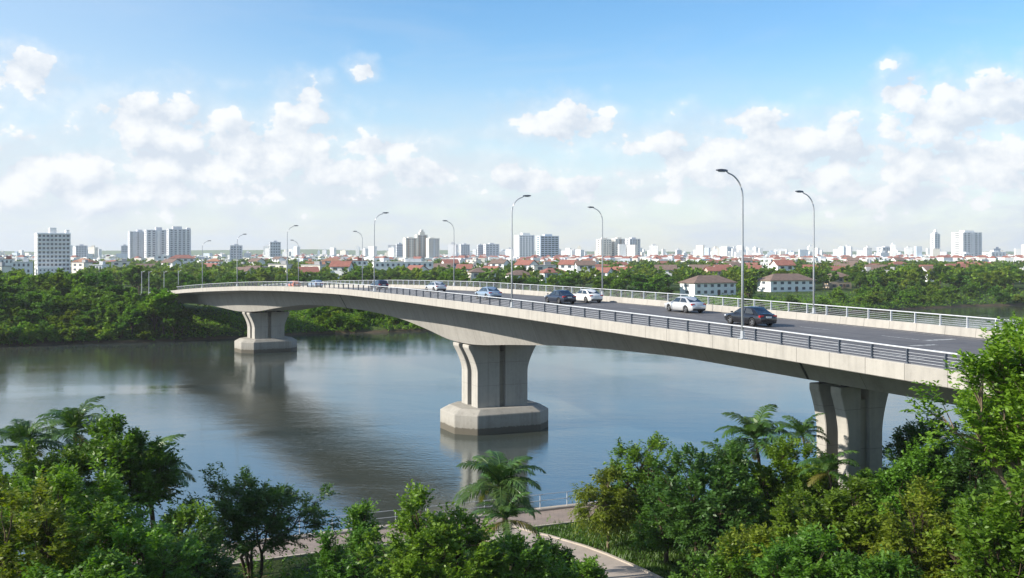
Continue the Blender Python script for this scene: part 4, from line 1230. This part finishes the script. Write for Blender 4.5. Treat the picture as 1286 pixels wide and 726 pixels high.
WALLS = {'w_white': 'white', 'w_cream': 'cream', 'w_pink': 'pink', 'w_blue': 'pale blue', 'w_tan': 'tan'}
ROOFS = {'r_red': 'red-tiled', 'r_brown': 'brown-tiled', 'r_orange': 'orange-tiled', 'r_grey': 'grey', 'r_white': 'white'}
def house(x, y, w, d, h, wall, roof, kind, nwin, floors, rot, label=None, name=None):
    key = (round(w), round(d), round(h, 1), wall, roof, kind, nwin, floors)
    if key not in HP:
        o = house_proto(w, d, h, wall, roof, kind, nwin, floors); HP[key] = o
    else: o = copy_tree(HP[key])
    o.location = (x, y, far_z(x, y)-.1); o.rotation_euler = (0, 0, R(rot))
    tag(o, label, 'house', 'houses among the far trees')
    return o
HOUSES = []      # (px, py, object, description, size) labelled later when label missing
OCC = []         # footprints
def hp(px0, px1, pbase, wall, roof, kind, nwin, floors, rot, label, hfac=1.0, d=None):
    Y = (HC-4.0)*F/(pbase-HOR); x0, x1 = unproj(px0, Y), unproj(px1, Y)
    w = (x1-x0)*.93; d = d or min(14, max(8, w*.5)); h = floors*3.0*hfac
    o = house((x0+x1)/2, Y, w, d, h, wall, roof, kind, nwin, floors, rot, label); OCC.append(((x0+x1)/2, Y, w*.6+2))
    return o
hp(856, 922, 371, 'w_white', 'r_brown', 'hip', 6, 2, 24, 'long white two-storey house with a brown hip roof behind the silver sedan', .8, 10)
hp(952, 1022, 366, 'w_white', 'r_brown', 'hip', 6, 2, 20, 'long white house with a brown roof behind the right street lamp', .78, 10)
hp(1036, 1066, 362, 'w_tan', 'r_brown', 'hip', 3, 2, 8, 'tan house with a brown roof right of the right street lamp', .9)
hp(676, 712, 360, 'w_white', 'r_red', 'hip', 3, 2, 25, 'white house with a bright red roof behind the navy sedan', 1.1)
hp(636, 668, 362, 'w_white', 'r_brown', 'hip', 3, 2, 15, 'white house with a dark brown roof beside the tall middle lamp', 1.1)
hp(588, 622, 358, 'w_cream', 'r_brown', 'hip', 3, 2, 15, 'cream house with a brown roof above the steel blue sedan', 1.1)
hp(466, 545, 350, 'w_white', 'r_white', 'flat', 11, 3, 12, 'long white three-storey school-like building with rows of dark windows', 1.15, 16)
hp(434, 462, 347, 'w_white', 'r_red', 'flat', 4, 3, 12, 'white three-storey block left of the long white building', 1.2)
hp(404, 428, 343, 'w_white', 'r_orange', 'hip', 3, 3, 14, 'white villa with an orange tiled roof above the pale hatchback', 1.1)
hp(384, 408, 344, 'w_pink', 'r_orange', 'gable', 3, 2, 14, 'pink house with an orange roof beside the white villa', 1.2)
hp(326, 346, 349, 'w_tan', 'r_grey', 'flat', 3, 2, 10, 'tan flat-roofed house with dark openings left of the orange car', 1.2)
hp(212, 246, 339, 'w_white', 'r_red', 'hip', 4, 3, 18, 'white house with a long red roof right below the grey slabs', 1.2)
hp(196, 212, 335, 'w_white', 'r_white', 'flat', 2, 3, 18, 'plain white block at the foot of the grey slabs', 1.4)
hp(-4, 18, 346, 'w_white', 'r_red', 'flat', 4, 3, 18, 'white house with a red top at the left edge', 1.3)
hp(16, 40, 351, 'w_white', 'r_white', 'flat', 4, 3, 18, 'low white block left of the nine-storey block', 1.2)
hp(90, 100, 343, 'w_pink', 'r_orange', 'hip', 2, 2, 18, 'orange-roofed small house right of the nine-storey block', 1.4)
hp(108, 124, 345, 'w_white', 'r_red', 'hip', 2, 2, 18, 'red-roofed white house in the trees right of the nine-storey block', 1.3)
hp(1116, 1140, 344, 'w_white', 'r_red', 'hip', 3, 2, 12, 'white house with a red roof on the right below the low grey double block', 1.2, 8)
hp(1184, 1218, 348, 'w_white', 'r_red', 'gable', 4, 2, 12, 'wide white house with a red roof below the broad white tower', 1.1, 8)
rng = np.random.default_rng(5)
wk = ['w_white']*6+['w_cream']*2+['w_pink', 'w_blue', 'w_tan']
rk = ['r_red']*4+['r_orange']*2+['r_brown']*3+['r_grey', 'r_white', 'r_white']
PROT = []
for i in range(16):
    w = rng.uniform(7.5, 13); PROT.append((w, rng.uniform(7, 10), rng.choice([2, 2, 2, 3]), wk[rng.integers(len(wk))], rk[rng.integers(len(rk))], rng.integers(2, 5)))
def bridge_clear(x, y, m=16):
    t = np.clip(y-5, 2, 338); p = at(float(t), W/2)
    return abs(x-p.x) > m+8 or y > 345
n = 0; tries = 0
while n < 150 and tries < 20000:
    tries += 1
    Y = 540*math.exp(rng.uniform(0, .80)); px = rng.uniform(-20, 1306)
    if rng.random() < .35 and px < 330: continue
    x = unproj(px, Y)
    if Y < fary(x)+60: continue
    if any(math.hypot(x-a, y_-Y) < r+13 for a, y_, r in OCC): continue
    if abs(px-66) < 34 and Y < 760: continue
    w, d, fl, wall, roof, nw = PROT[rng.integers(16)]
    kind = 'flat' if roof in ('r_white', 'r_grey') else ('hip' if nw % 2 else 'gable')
    o = house(x, Y, w, d, fl*3.1, wall, roof, kind, int(nw), int(fl), rng.uniform(-40, 22))
    OCC.append((x, Y, w*.6)); n += 1
    HOUSES.append((*proj(x, Y, 6), o, f'{WALLS[wall]} {"two" if fl == 2 else "three"}-storey {"flat-roofed" if kind=="flat" else ROOFS[roof].replace("tiled","roofed")} house'))
# --- distant town: a mass of small pale blocks nobody could count
V = []; Q = []; MI = []
def tbox(x, y, z0, w, d, h, a, mi, hip=0):
    b = len(V); ca, sa = math.cos(a), math.sin(a)
    for dz in (0, h):
        for dx, dy in ((-w/2,-d/2), (w/2,-d/2), (w/2,d/2), (-w/2,d/2)): V.append((x+dx*ca-dy*sa, y+dx*sa+dy*ca, z0+dz))
    for f in ((0,1,5,4), (1,2,6,5), (2,3,7,6), (3,0,4,7)): Q.append(tuple(b+i for i in f)); MI.append(mi)
    if hip:
        V.append((x-w*.2*ca, y-w*.2*sa, z0+h+hip)); V.append((x+w*.2*ca, y+w*.2*sa, z0+h+hip))
        for f in ((4,5,b*0+9,8), (5,6,9,9), (6,7,8,9), (7,4,8,8)): Q.append(tuple(b+i for i in f)); MI.append(4)
    else:
        Q.append((b+4, b+5, b+6, b+7)); MI.append(mi if rng.random() < .6 else 5)
BLK = []
for i in range(8200):
    Y = 1050*math.exp(rng.uniform(0, 1.28)); px = rng.uniform(-60, 1346)
    if px < 480 and rng.random() < .55: continue
    x = unproj(px, Y); w = rng.uniform(5, 12.5); d = rng.uniform(6, 11)
    tall = rng.random() < .055 and Y > 1500
    h = rng.uniform(12, 30) if tall else rng.uniform(4, 11)
    if tall: w *= 1.35
    mi = int(rng.choice([0,0,0,0,1,1,2,3]))
    if i < 90 and False: pass
    red = (rng.random() < (.38 if Y < 2000 and px > 560 else .14)) and not tall
    tbox(x, Y, 3.0, w, d, h+1, rng.uniform(-.75, .3), mi, 2.2 if red else 0)
    if tall and rng.random() < .5: tbox(x, Y, 4+h, w*.4, d*.4, 3, .1, mi)
Vn = np.array(V, np.float32); Qn = Q
me = bpy.data.meshes.new('town')
clean = []
for f in Qn:
    g_ = []
    for i in f:
        if i not in g_: g_.append(i)
    clean.append(tuple(g_))
me.from_pydata([tuple(p) for p in V], [], clean)
for k in ('w_white', 'w_cream', 'w_grey', 'w_blue', 'r_red', 'r_grey'): me.materials.append(M[k])
me.polygons.foreach_set('material_index', MI); me.update()
tw = link('distant_town', me); tag(tw, 'far-off mass of small white and red-roofed buildings along the horizon', 'town', None, 'stuff')

# ------------------------------------------------------------------ far trees
FT = []
KIND_ADJ = []
for i, (h, r, rz, leaf, adj) in enumerate([(8.0, 4.0, 3.3, 'far_dark', 'dark round tree'), (9.5, 4.2, 4.0, 'far_dark', 'tall dark tree'), (7.5, 4.4, 2.9, 'far_mid', 'broad green tree'),
                              (8.5, 3.6, 3.5, 'far_mid', 'mid-green domed tree'), (6.5, 3.6, 2.7, 'far_yellow', 'yellowish green tree'), (10.0, 3.4, 4.2, 'far_mid', 'tall narrow green tree'), (7.0, 4.8, 2.6, 'far_dark', 'wide spreading dark tree')]):
    FT.append(make_tree(200+i, h, (r, r*.95), rz, leaf, twigs=230, K=12, ll=.62, lw=.46, tl=.9, droop=.15, lob=.5, trunk_h=.25, tr=.22, shell=3.2, lobes=16)); KIND_ADJ.append(adj)
FB = []
for i, (h, r, rz, leaf, adj) in enumerate([(3.2, 2.6, 1.9, 'far_mid', 'low green bush'), (2.6, 2.4, 1.5, 'far_yellow', 'low yellowish bush'), (4.0, 2.7, 2.3, 'far_dark', 'dark leafy bush')]):
    FB.append((make_tree(300+i, h, (r, r), rz, leaf, twigs=130, K=12, ll=.5, lw=.36, tl=.7, droop=.2, lob=.45, trunk_h=.1, tr=.08, shell=3.0), adj))
TREES = []
rng = np.random.default_rng(11)
TP = []
def try_tree(x, Y, kind, sc, mind, bush=False):
    if any((x-a)**2+(Y-b_)**2 < mind*mind for a, b_ in TP): return False
    if not bridge_clear(x, Y, 8 if not bush else 4): return False
    for a, b_ in RAMP:
        if math.hypot(x-a, Y-b_) < 7: return False
    for a, b_, r in OCC:
        if math.hypot(x-a, Y-b_) < r*.9+2.5: return False
        # do not stand right in front of a listed house
        if b_ < 800 and 0 < b_-Y < 90 and abs(x*b_/Y-a) < r*.9: return False
    TP.append((x, Y))
    if bush: me, adj = FB[kind]; nm, cat = 'bush', 'bush'
    else: me, adj = FT[kind], KIND_ADJ[kind]; nm, cat = 'far_tree', 'tree'
    nm = 'tree' if not bush else 'bush'
    z = far_z(x, Y)-.15
    s = sc*rng.uniform(.85, 1.18)
    o = place(me, (x, Y, z), None, cat, nm, 'bushes on the far bank' if bush else 'trees on the far side of the river', rng.uniform(0, 6.28), (s*rng.uniform(.9, 1.15), s*rng.uniform(.9, 1.15), s))
    TREES.append((*proj(x, Y, z+3), o, adj, Y))
    return True
# left wood in depth rows behind the waterline
cnt = 0
for d0, d1, num, scl in ((7, 14, 26, .72), (16, 32, 42, 1.0), (34, 70, 42, 1.12), (75, 150, 40, 1.15)):
    k = 0; tr_ = 0
    while k < num and tr_ < 3000:
        tr_ += 1
        px = rng.uniform(-15, 285 if d0 < 30 else 300)
        Y = 226+rng.uniform(d0, d1); x = unproj(px, Y)
        if Y-fary(x) < d0*.8: continue
        if try_tree(x, Y, int(rng.choice([0, 0, 1, 2, 2, 3, 4, 5, 6])), scl, 4.6 if d0 < 30 else 6): k += 1; cnt += 1
for px, Y, kind, sc in ((150, 236, 0, 1.05), (166, 233, 3, .9), (181, 238, 2, 1.05), (194, 235.0, 5, 1.1), (205, 236, 3, 1.25), (200, 240, 1, 1.1), (219, 235, 2, .85), (229, 238, 0, .8), (137, 240, 5, .95)):
    x = unproj(px, Y); z = far_z(x, Y)-.1; TP.append((x, Y))
    o = place(FT[kind], (x, Y, z), None, 'tree', 'tree', 'trees on the far side of the river', px*1.7, (sc, sc, sc)); TREES.append((*proj(x, Y, z+3), o, KIND_ADJ[kind], Y))
k = 0; tr_ = 0
while k < 46 and tr_ < 3000:
    tr_ += 1
    px = rng.uniform(-15, 292); x = unproj(px, 226); Y = fary(x)+rng.uniform(1.2, 5.5); x = unproj(px, Y)
    if try_tree(x, Y, int(rng.choice([0, 0, 1, 2])), 1.15, 2.4, True): k += 1
# bank right of the far pier and under the bridge
k = 0; tr_ = 0
while k < 34 and tr_ < 3000:
    tr_ += 1
    px = rng.uniform(398, 600); x = unproj(px, 270); Y = fary(x)+rng.uniform(2, 24); x = unproj(px, Y)
    if try_tree(x, Y, int(rng.integers(3)), 1.0, 3.0, True): k += 1
# right bank by the water: bushes and trees
k = 0; tr_ = 0
while k < 60 and tr_ < 4000:
    tr_ += 1
    x = rng.uniform(60, 215); Y = fary(x)+abs(rng.normal(0, 30))+3
    if Y-fary(x) < 2.5: continue
    if try_tree(x, Y, int(rng.integers(3)), 1.25, 5, True): k += 1
k = 0; tr_ = 0
while k < 46 and tr_ < 4000:
    tr_ += 1
    x = rng.uniform(110, 260); Y = fary(x)+rng.uniform(30, 120)
    if try_tree(x, Y, int(rng.choice([0, 1, 2, 3, 5, 6])), 1.05, 9): k += 1
# belt of trees beyond the bridge, 300 - 620 m out
k = 0; tr_ = 0
while k < 110 and tr_ < 9000:
    tr_ += 1
    Y = 330*math.exp(rng.uniform(0, .75)); px = rng.uniform(300, 1300); x = unproj(px, Y)
    if Y < fary(x)+12: continue
    if try_tree(x, Y, int(rng.choice([0, 0, 1, 2, 3, 3, 4, 5, 6])), 1.0, 8): k += 1
# farther woods: one mass
lowv = []; lowq = []; off = 0
cv = []
rngw = np.random.default_rng(8)
protos = []
for i in range(5):
    Pn, Dn = crown_points(rngw, 90, (4.2, 4.0, 3.4), 4.6, 10, .5, 3.5)
    A = (Pn-np.array([0, 0, 3.0])); A /= np.linalg.norm(A, axis=1, keepdims=True)+1e-6
    v, q = leaf_quads(rngw, Pn, A, np.full(len(Pn), 1.0), 2, 1.35, 1.25, .8, .1, .8)
    protos.append(v)
VV = [[], [], []]
for i in range(5600):
    Y = 430*math.exp(rngw.uniform(0, 1.75)); px = rngw.uniform(-60, 1346); x = unproj(px, Y)
    if Y < fary(x)+20: continue
    if px > 650 and Y > 1200 and rngw.random() < .6: continue
    if any(math.hypot(x-a, Y-b_) < r*.8+2.5 for a, b_, r in OCC): continue
    if any(0 < b_-Y < 110 and abs(x*b_/Y-a) < r*.85 for a, b_, r in OCC) and rngw.random() < .88: continue
    if 30 < px < 100 and Y < 770: continue
    s = rngw.uniform(.85, 1.4); p = protos[i % 5]; ca, sa = math.cos(i), math.sin(i)
    v = p*s; v = np.stack([v[:, 0]*ca-v[:, 1]*sa+x, v[:, 0]*sa+v[:, 1]*ca+Y, v[:, 2]+3.6-s*.8], 1)
    VV[i % 3].append(v)
allv = []; mi = []
for j in range(3):
    v = np.concatenate(VV[j]); allv.append(v); mi += [j]*(len(v)//4)
allv = np.concatenate(allv)
wd_ = link('distant_woods', np_mesh('distant_woods', allv, np.arange(len(allv)).reshape(-1, 4), [M['far_dark'], M['far_mid'], M['far_yellow']], mat_idx=mi))
tag(wd_, 'far-off belts of green trees between the houses up to the horizon', 'woods', None, 'stuff')
# scrub and tall grass covering the far bank
P = []
while len(P) < 9000:
    if rng.random() < .5: px = rng.uniform(-20, 620); Y0 = 0
    else: px = rng.uniform(760, 1310)
    x = unproj(px, 300); Y = fary(x)+abs(rng.normal(0, 26))+.4; x = unproj(px, Y)
    if Y-fary(x) < .5: continue
    if any(math.hypot(x-a, Y-b_) < 4.6 for a, b_ in RAMP): continue
    P.append((x, Y, far_z(x, Y)+rng.uniform(0, .7)))
P = np.array(P); A = rng.normal(0, .6, P.shape); A[:, 2] = np.abs(A[:, 2])+.4; A /= np.linalg.norm(A, axis=1, keepdims=True)
v, q = leaf_quads(rng, P, A, rng.uniform(.5, 1.3, len(P)), 5, .6, .42, .8, .2)
sc_ = link('bank_scrub', np_mesh('bank_scrub', v, q, [M['far_mid'], M['far_yellow']], mat_idx=(np.arange(len(q))//5 % 3 == 0).astype(int))); tag(sc_, 'low scrub and tall grass covering the far river bank', 'scrub', None, 'stuff')
# bare soil slope beyond the left bridge end
mb = MB(); y0 = 430
for a_, b_, top in ((214, 262, 354), (246, 300, 356)):
    pass
# slim poles by the approach road
pm = MB(); pm.tube([(0,0,0), (0,0,9.0)], [.14, .09], 6); pm.tube([(0,0,8.6), (1.0,0,9.1)], .06, 5); pmm = pm.mesh('utility_pole', M['lamp'])
for px, Y, lab in ((187, 330, 'slim grey pole among the trees at the far bridge end, second from left'), (178, 325, 'leftmost slim grey pole among the trees at the far bridge end'), (206, 335, 'slim grey pole among the trees nearest the far bridge end'), (224, 345, 'slim grey pole right of the bare clearing at the far bridge end')):
    x = unproj(px, Y); o = link('utility_pole', pmm); o.location = (x, Y, far_z(x, Y)+1.5); tag(o, lab, 'pole', 'slim poles beside the approach road')

# distant low hills
V = []; Q = []
hx = np.linspace(-3600, 3600, 90)
for j, d in enumerate((0, 300, 700)):
    for i, x in enumerate(hx):
        base = 26*math.exp(-((x+1100)/900)**2)+8*math.sin(x*.004)**2+5*math.sin(x*.011)+10
        V.append((x, 5000+d, (0, max(3, base*.35+20), 2)[j]))
nx = len(hx)
for j in range(2):
    for i in range(nx-1): Q.append((j*nx+i, j*nx+i+1, (j+1)*nx+i+1, (j+1)*nx+i))
hl = link('hills', np_mesh('hills', V, Q, M['far_mid'], smooth=True)); tag(hl, 'faint low hills on the horizon', None, None, 'structure')

# ------------------------------------------------------------------ labels for repeats
ORD = ['first', 'second', 'third', 'fourth', 'fifth', 'sixth', 'seventh', 'eighth', 'ninth', 'tenth', 'eleventh', 'twelfth', 'thirteenth', 'fourteenth', 'fifteenth', 'sixteenth', 'seventeenth', 'eighteenth', 'nineteenth', 'twentieth', 'twenty-first', 'twenty-second', 'twenty-third', 'twenty-fourth', 'twenty-fifth']
LM = [(20, 'left of the nine-storey block'), (66, 'below nine-storey block'), (120, 'left of the grey slabs'), (200, 'below the grey slabs'), (255, 'by the far bridge end'), (300, 'above the far pier'), (345, 'below the lone pale tower'),
      (400, 'left of the arch crown'), (460, 'behind the arch crown'), (528, 'below the cream towers'), (600, 'left of the middle lamp'), (675, 'below the twin towers'), (720, 'right of the twin towers'), (776, 'below the three beige towers'), (830, 'left of the brown-roofed house'), (888, 'by the brown-roofed house'),
      (940, 'behind the tall right lamp'), (985, 'left of the rightmost lamp'), (1050, 'right of the rightmost lamp'), (1112, 'below the grey double block'), (1174, 'below the slender tower'), (1214, 'below the broad white tower'), (1270, 'at the right edge')]
def autolabel(items, dist):
    groups = {}
    for it in items:
        px, py, o, adj = it[:4]
        lm = min(LM, key=lambda q: abs(q[0]-px))[1]
        groups.setdefault((adj, dist(it), lm), []).append((px, o))
    for (adj, ds_, lm), lst in groups.items():
        lst.sort(key=lambda q: q[0])
        for i, (px, o) in enumerate(lst):
            s = f'{adj} {ds_} {lm}'
            if len(lst) > 1: s += f', {ORD[i]} from left'
            o['label'] = ' '.join(s.split())
autolabel(HOUSES, lambda it: 'nearer' if it[1] > 336 else ('midway' if it[1] > 329 else 'far off'))
autolabel(TREES, lambda it: 'at the waterline' if it[1] > 402 or (it[0] > 800 and it[1] > 378) else ('on the far bank' if it[1] > 365 else 'farther back'))

# ------------------------------------------------------------------ haze
haze = MB(); haze.box((0, 2800, 60), (13400, 6400, 132))
m = bpy.data.materials.new('haze_air'); m.use_nodes = True; nt = NT(m.node_tree); nt.n.clear()
out = nt.new('ShaderNodeOutputMaterial'); pv_ = nt.new('ShaderNodeVolumePrincipled')
pv_.inputs['Color'].default_value = (.90, .95, 1.0, 1); pv_.inputs['Density'].default_value = .00011; pv_.inputs['Anisotropy'].default_value = .1
nt.l.new(pv_.outputs[0], out.inputs['Volume'])
hz = haze.build('haze', m); tag(hz, 'thin bluish air haze over the far town', None, None, 'stuff'); hz['category'] = 'haze'

# ------------------------------------------------------------------ camera
cam = bpy.data.cameras.new('camera'); co_ = bpy.data.objects.new('camera', cam); COL.objects.link(co_)
co_.location = (0, 0, HC); co_.rotation_euler = (R(90), 0, 0)
cam.sensor_width = 36; cam.lens = 36*F/1286; cam.shift_y = -(363-HOR)/1286; cam.clip_start = .5; cam.clip_end = 20000
S.camera = co_

# ------------------------------------------------------------------ light and sky
SUN_DIR = Vector((-.95, -.26, 0)).normalized(); EL = R(28)
sd = Vector((SUN_DIR.x*math.cos(EL), SUN_DIR.y*math.cos(EL), math.sin(EL)))
sl = bpy.data.lights.new('sun', 'SUN'); so = bpy.data.objects.new('sun', sl); COL.objects.link(so)
sl.energy = 5.0; sl.angle = R(.5); sl.color = (1.0, .93, .82)
so.rotation_euler = (-sd).to_track_quat('-Z', 'Y').to_euler(); so.location = (-60, -10, 80)
w = bpy.data.worlds.new('World'); S.world = w; w.use_nodes = True
nt = NT(w.node_tree); bg = nt.n['Background']
sky = nt.new('ShaderNodeTexSky'); sky.sky_type = 'NISHITA'; sky.sun_disc = False; sky.sun_elevation = EL
sky.sun_rotation = math.atan2(sd.x, sd.y); sky.air_density = 1.0; sky.dust_density = .3; sky.ozone_density = 2.0; sky.altitude = 0
d = nt.new('ShaderNodeTexCoord').outputs['Generated']
dn = nt.vm('NORMALIZE', d)
x, y, z = nt.sep(dn)
az = nt.m('ARCTAN2', x, y); el = nt.m('ARCSINE', z)
BL = [(205,160,84,44,1),(245,195,150,54,1),(372,155,50,44,1),(345,190,120,48,1),(470,186,72,18,.8),(60,218,140,44,.95),(28,98,58,28,1),(440,222,160,30,.8),(545,222,84,26,.8),(665,228,54,24,.9),(740,232,54,17,.8),(150,238,190,34,.8),(702,154,74,29,1.08),(446,88,17,12,.78),(96,104,17,11,.65),(1130,112,34,25,.85),(1228,140,104,50,1.12),(955,192,170,46,1.02),(935,150,70,20,.85),(1045,192,96,32,1),(868,198,70,26,.9),(1180,202,140,32,.9),(990,228,200,32,.8),(1250,215,84,30,.8),(1120,242,110,24,.7)]
def n2d(vec, scale, detail, rough, col=False): return nt.noise(vec, scale, detail, rough, 0, col, '2D')
def billow(p, octs):
    vo = nt.new('ShaderNodeTexVoronoi'); vo.voronoi_dimensions = '2D'; vo.feature = 'F1'; nt.l.new(p, vo.inputs['Vector']); vo.inputs['Scale'].default_value = 24
    vo.inputs['Detail'].default_value = octs; vo.inputs['Roughness'].default_value = .5
    return vo.outputs['Distance']
def puff(az, el, octs):
    p = nt.comb(az, nt.m('MULTIPLY', el, 1.35), 0)
    fb = nt.m('SUBTRACT', n2d(p, 24.0, octs+3, .66), .5)
    return nt.m('ADD', nt.m('MULTIPLY', nt.m('SUBTRACT', .5, billow(p, octs-1)), .8), nt.m('MULTIPLY', fb, 1.45)), p
pf, p = puff(az, el, 4)
wx, wy, _ = nt.sep(nt.vm('SUBTRACT', n2d(p, 11.0, 2, .55, True), (.5, .5, .5)))
ae = nt.comb(nt.m('MULTIPLY_ADD', wx, .05, az), nt.m('MULTIPLY_ADD', wy, .03, el), 0)
msk = None
for px, py, rx, ry, st in BL:
    ai = math.atan((px-643)/F); ei = math.atan((HOR-py)/math.hypot(F, px-643))
    sx, sy = F/rx*.86*st, F/ry*.9*st
    ma = nt.new('ShaderNodeVectorMath', operation='MULTIPLY_ADD'); nt.l.new(ae, ma.inputs[0])
    ma.inputs[1].default_value = (sx, sy, 0); ma.inputs[2].default_value = (-ai*sx, -ei*sy, 0)
    ln = nt.new('ShaderNodeVectorMath', operation='LENGTH'); nt.l.new(ma.outputs[0], ln.inputs[0])
    v = nt.m('SUBTRACT', st, ln.outputs['Value'])
    msk = v if msk is None else nt.m('SMOOTH_MAX', msk, v, .18)
# loose cumulus in the rest of the sky
bk = nt.m('MULTIPLY', nt.sstep(.62, .9, nt.m('ABSOLUTE', az)), 1.0)
bn = nt.m('MULTIPLY', nt.m('SUBTRACT', wx, .04), 3.0)
msk = nt.m('MAXIMUM', msk, nt.m('SUBTRACT', nt.m('MULTIPLY', bk, nt.m('ADD', bn, 1.0)), 1.0))
d0 = nt.m('ADD', msk, pf)
pf1, _ = puff(nt.m('ADD', az, -.010), nt.m('ADD', el, .014), 2)
alpha = nt.m('MAXIMUM', nt.sstep(-.03, .17, d0), nt.m('MULTIPLY', nt.sstep(-.70, .35, nt.m('MULTIPLY_ADD', pf, .7, msk)), .46))
lit = nt.m('MULTIPLY_ADD', nt.m('SUBTRACT', pf, pf1), 1.15, .66, clamp=True)
thick = nt.sstep(.5, 1.3, d0)
lit = nt.m('SUBTRACT', lit, nt.m('MULTIPLY', thick, .05))
ccol = nt.mix(lit, (4.05, 4.45, 5.0), (5.9, 5.98, 6.02))
# thin high veil and milky low sky
pv2 = nt.comb(az, nt.m('MULTIPLY', el, 5.0), 3.7)
veil = nt.m('MULTIPLY', nt.sstep(.40, .78, nt.noise(pv2, 4.5, 4, .62, .6)), nt.m('MULTIPLY_ADD', nt.sstep(.30, .05, el), .30, .06))
low = nt.sstep(.21, .04, el)
band = nt.sstep(.36, .66, nt.noise(nt.comb(az, nt.m('MULTIPLY', el, 3.2), 9.1), 9.0, 5, .62, .3))
veil = nt.m('MAXIMUM', veil, nt.m('MULTIPLY', low, nt.m('MULTIPLY_ADD', band, .38, .60)))
hsv = nt.new('ShaderNodeHueSaturation'); hsv.inputs['Saturation'].default_value = 1.30; hsv.inputs['Value'].default_value = 1.12; nt.l.new(sky.outputs[0], hsv.inputs['Color']); skyc = hsv.outputs[0]
base = nt.mix(veil, skyc, (4.25, 4.68, 5.15))
base = nt.mix(nt.m('MULTIPLY', nt.sstep(-.05, -.50, az), nt.m('MULTIPLY', nt.sstep(-.9, -.6, az), .34)), base, (4.6, 5.1, 5.6))
colr = nt.mix(nt.m('MULTIPLY', alpha, .93), base, ccol)
colr = nt.mix(nt.sstep(-.0, -.03, el), colr, (3.2, 3.6, 3.8))
nt.l.new(colr, bg.inputs['Color']); bg.inputs['Strength'].default_value = .112

# ------------------------------------------------------------------ render settings
S.render.engine = 'CYCLES'
c = S.cycles
c.use_denoising = True
try: c.denoiser = 'OPENIMAGEDENOISE'; c.denoising_input_passes = 'RGB_ALBEDO_NORMAL'
except Exception: pass
c.max_bounces = 7; c.diffuse_bounces = 3; c.glossy_bounces = 3; c.transmission_bounces = 3; c.volume_bounces = 0; c.transparent_max_bounces = 6
c.sample_clamp_indirect = 6.0; c.caustics_reflective = False; c.caustics_refractive = False
S.view_settings.view_transform = 'Standard'; S.view_settings.look = 'None'; S.view_settings.exposure = 0.65; S.view_settings.gamma = 1.0
S.view_settings.use_curve_mapping = False
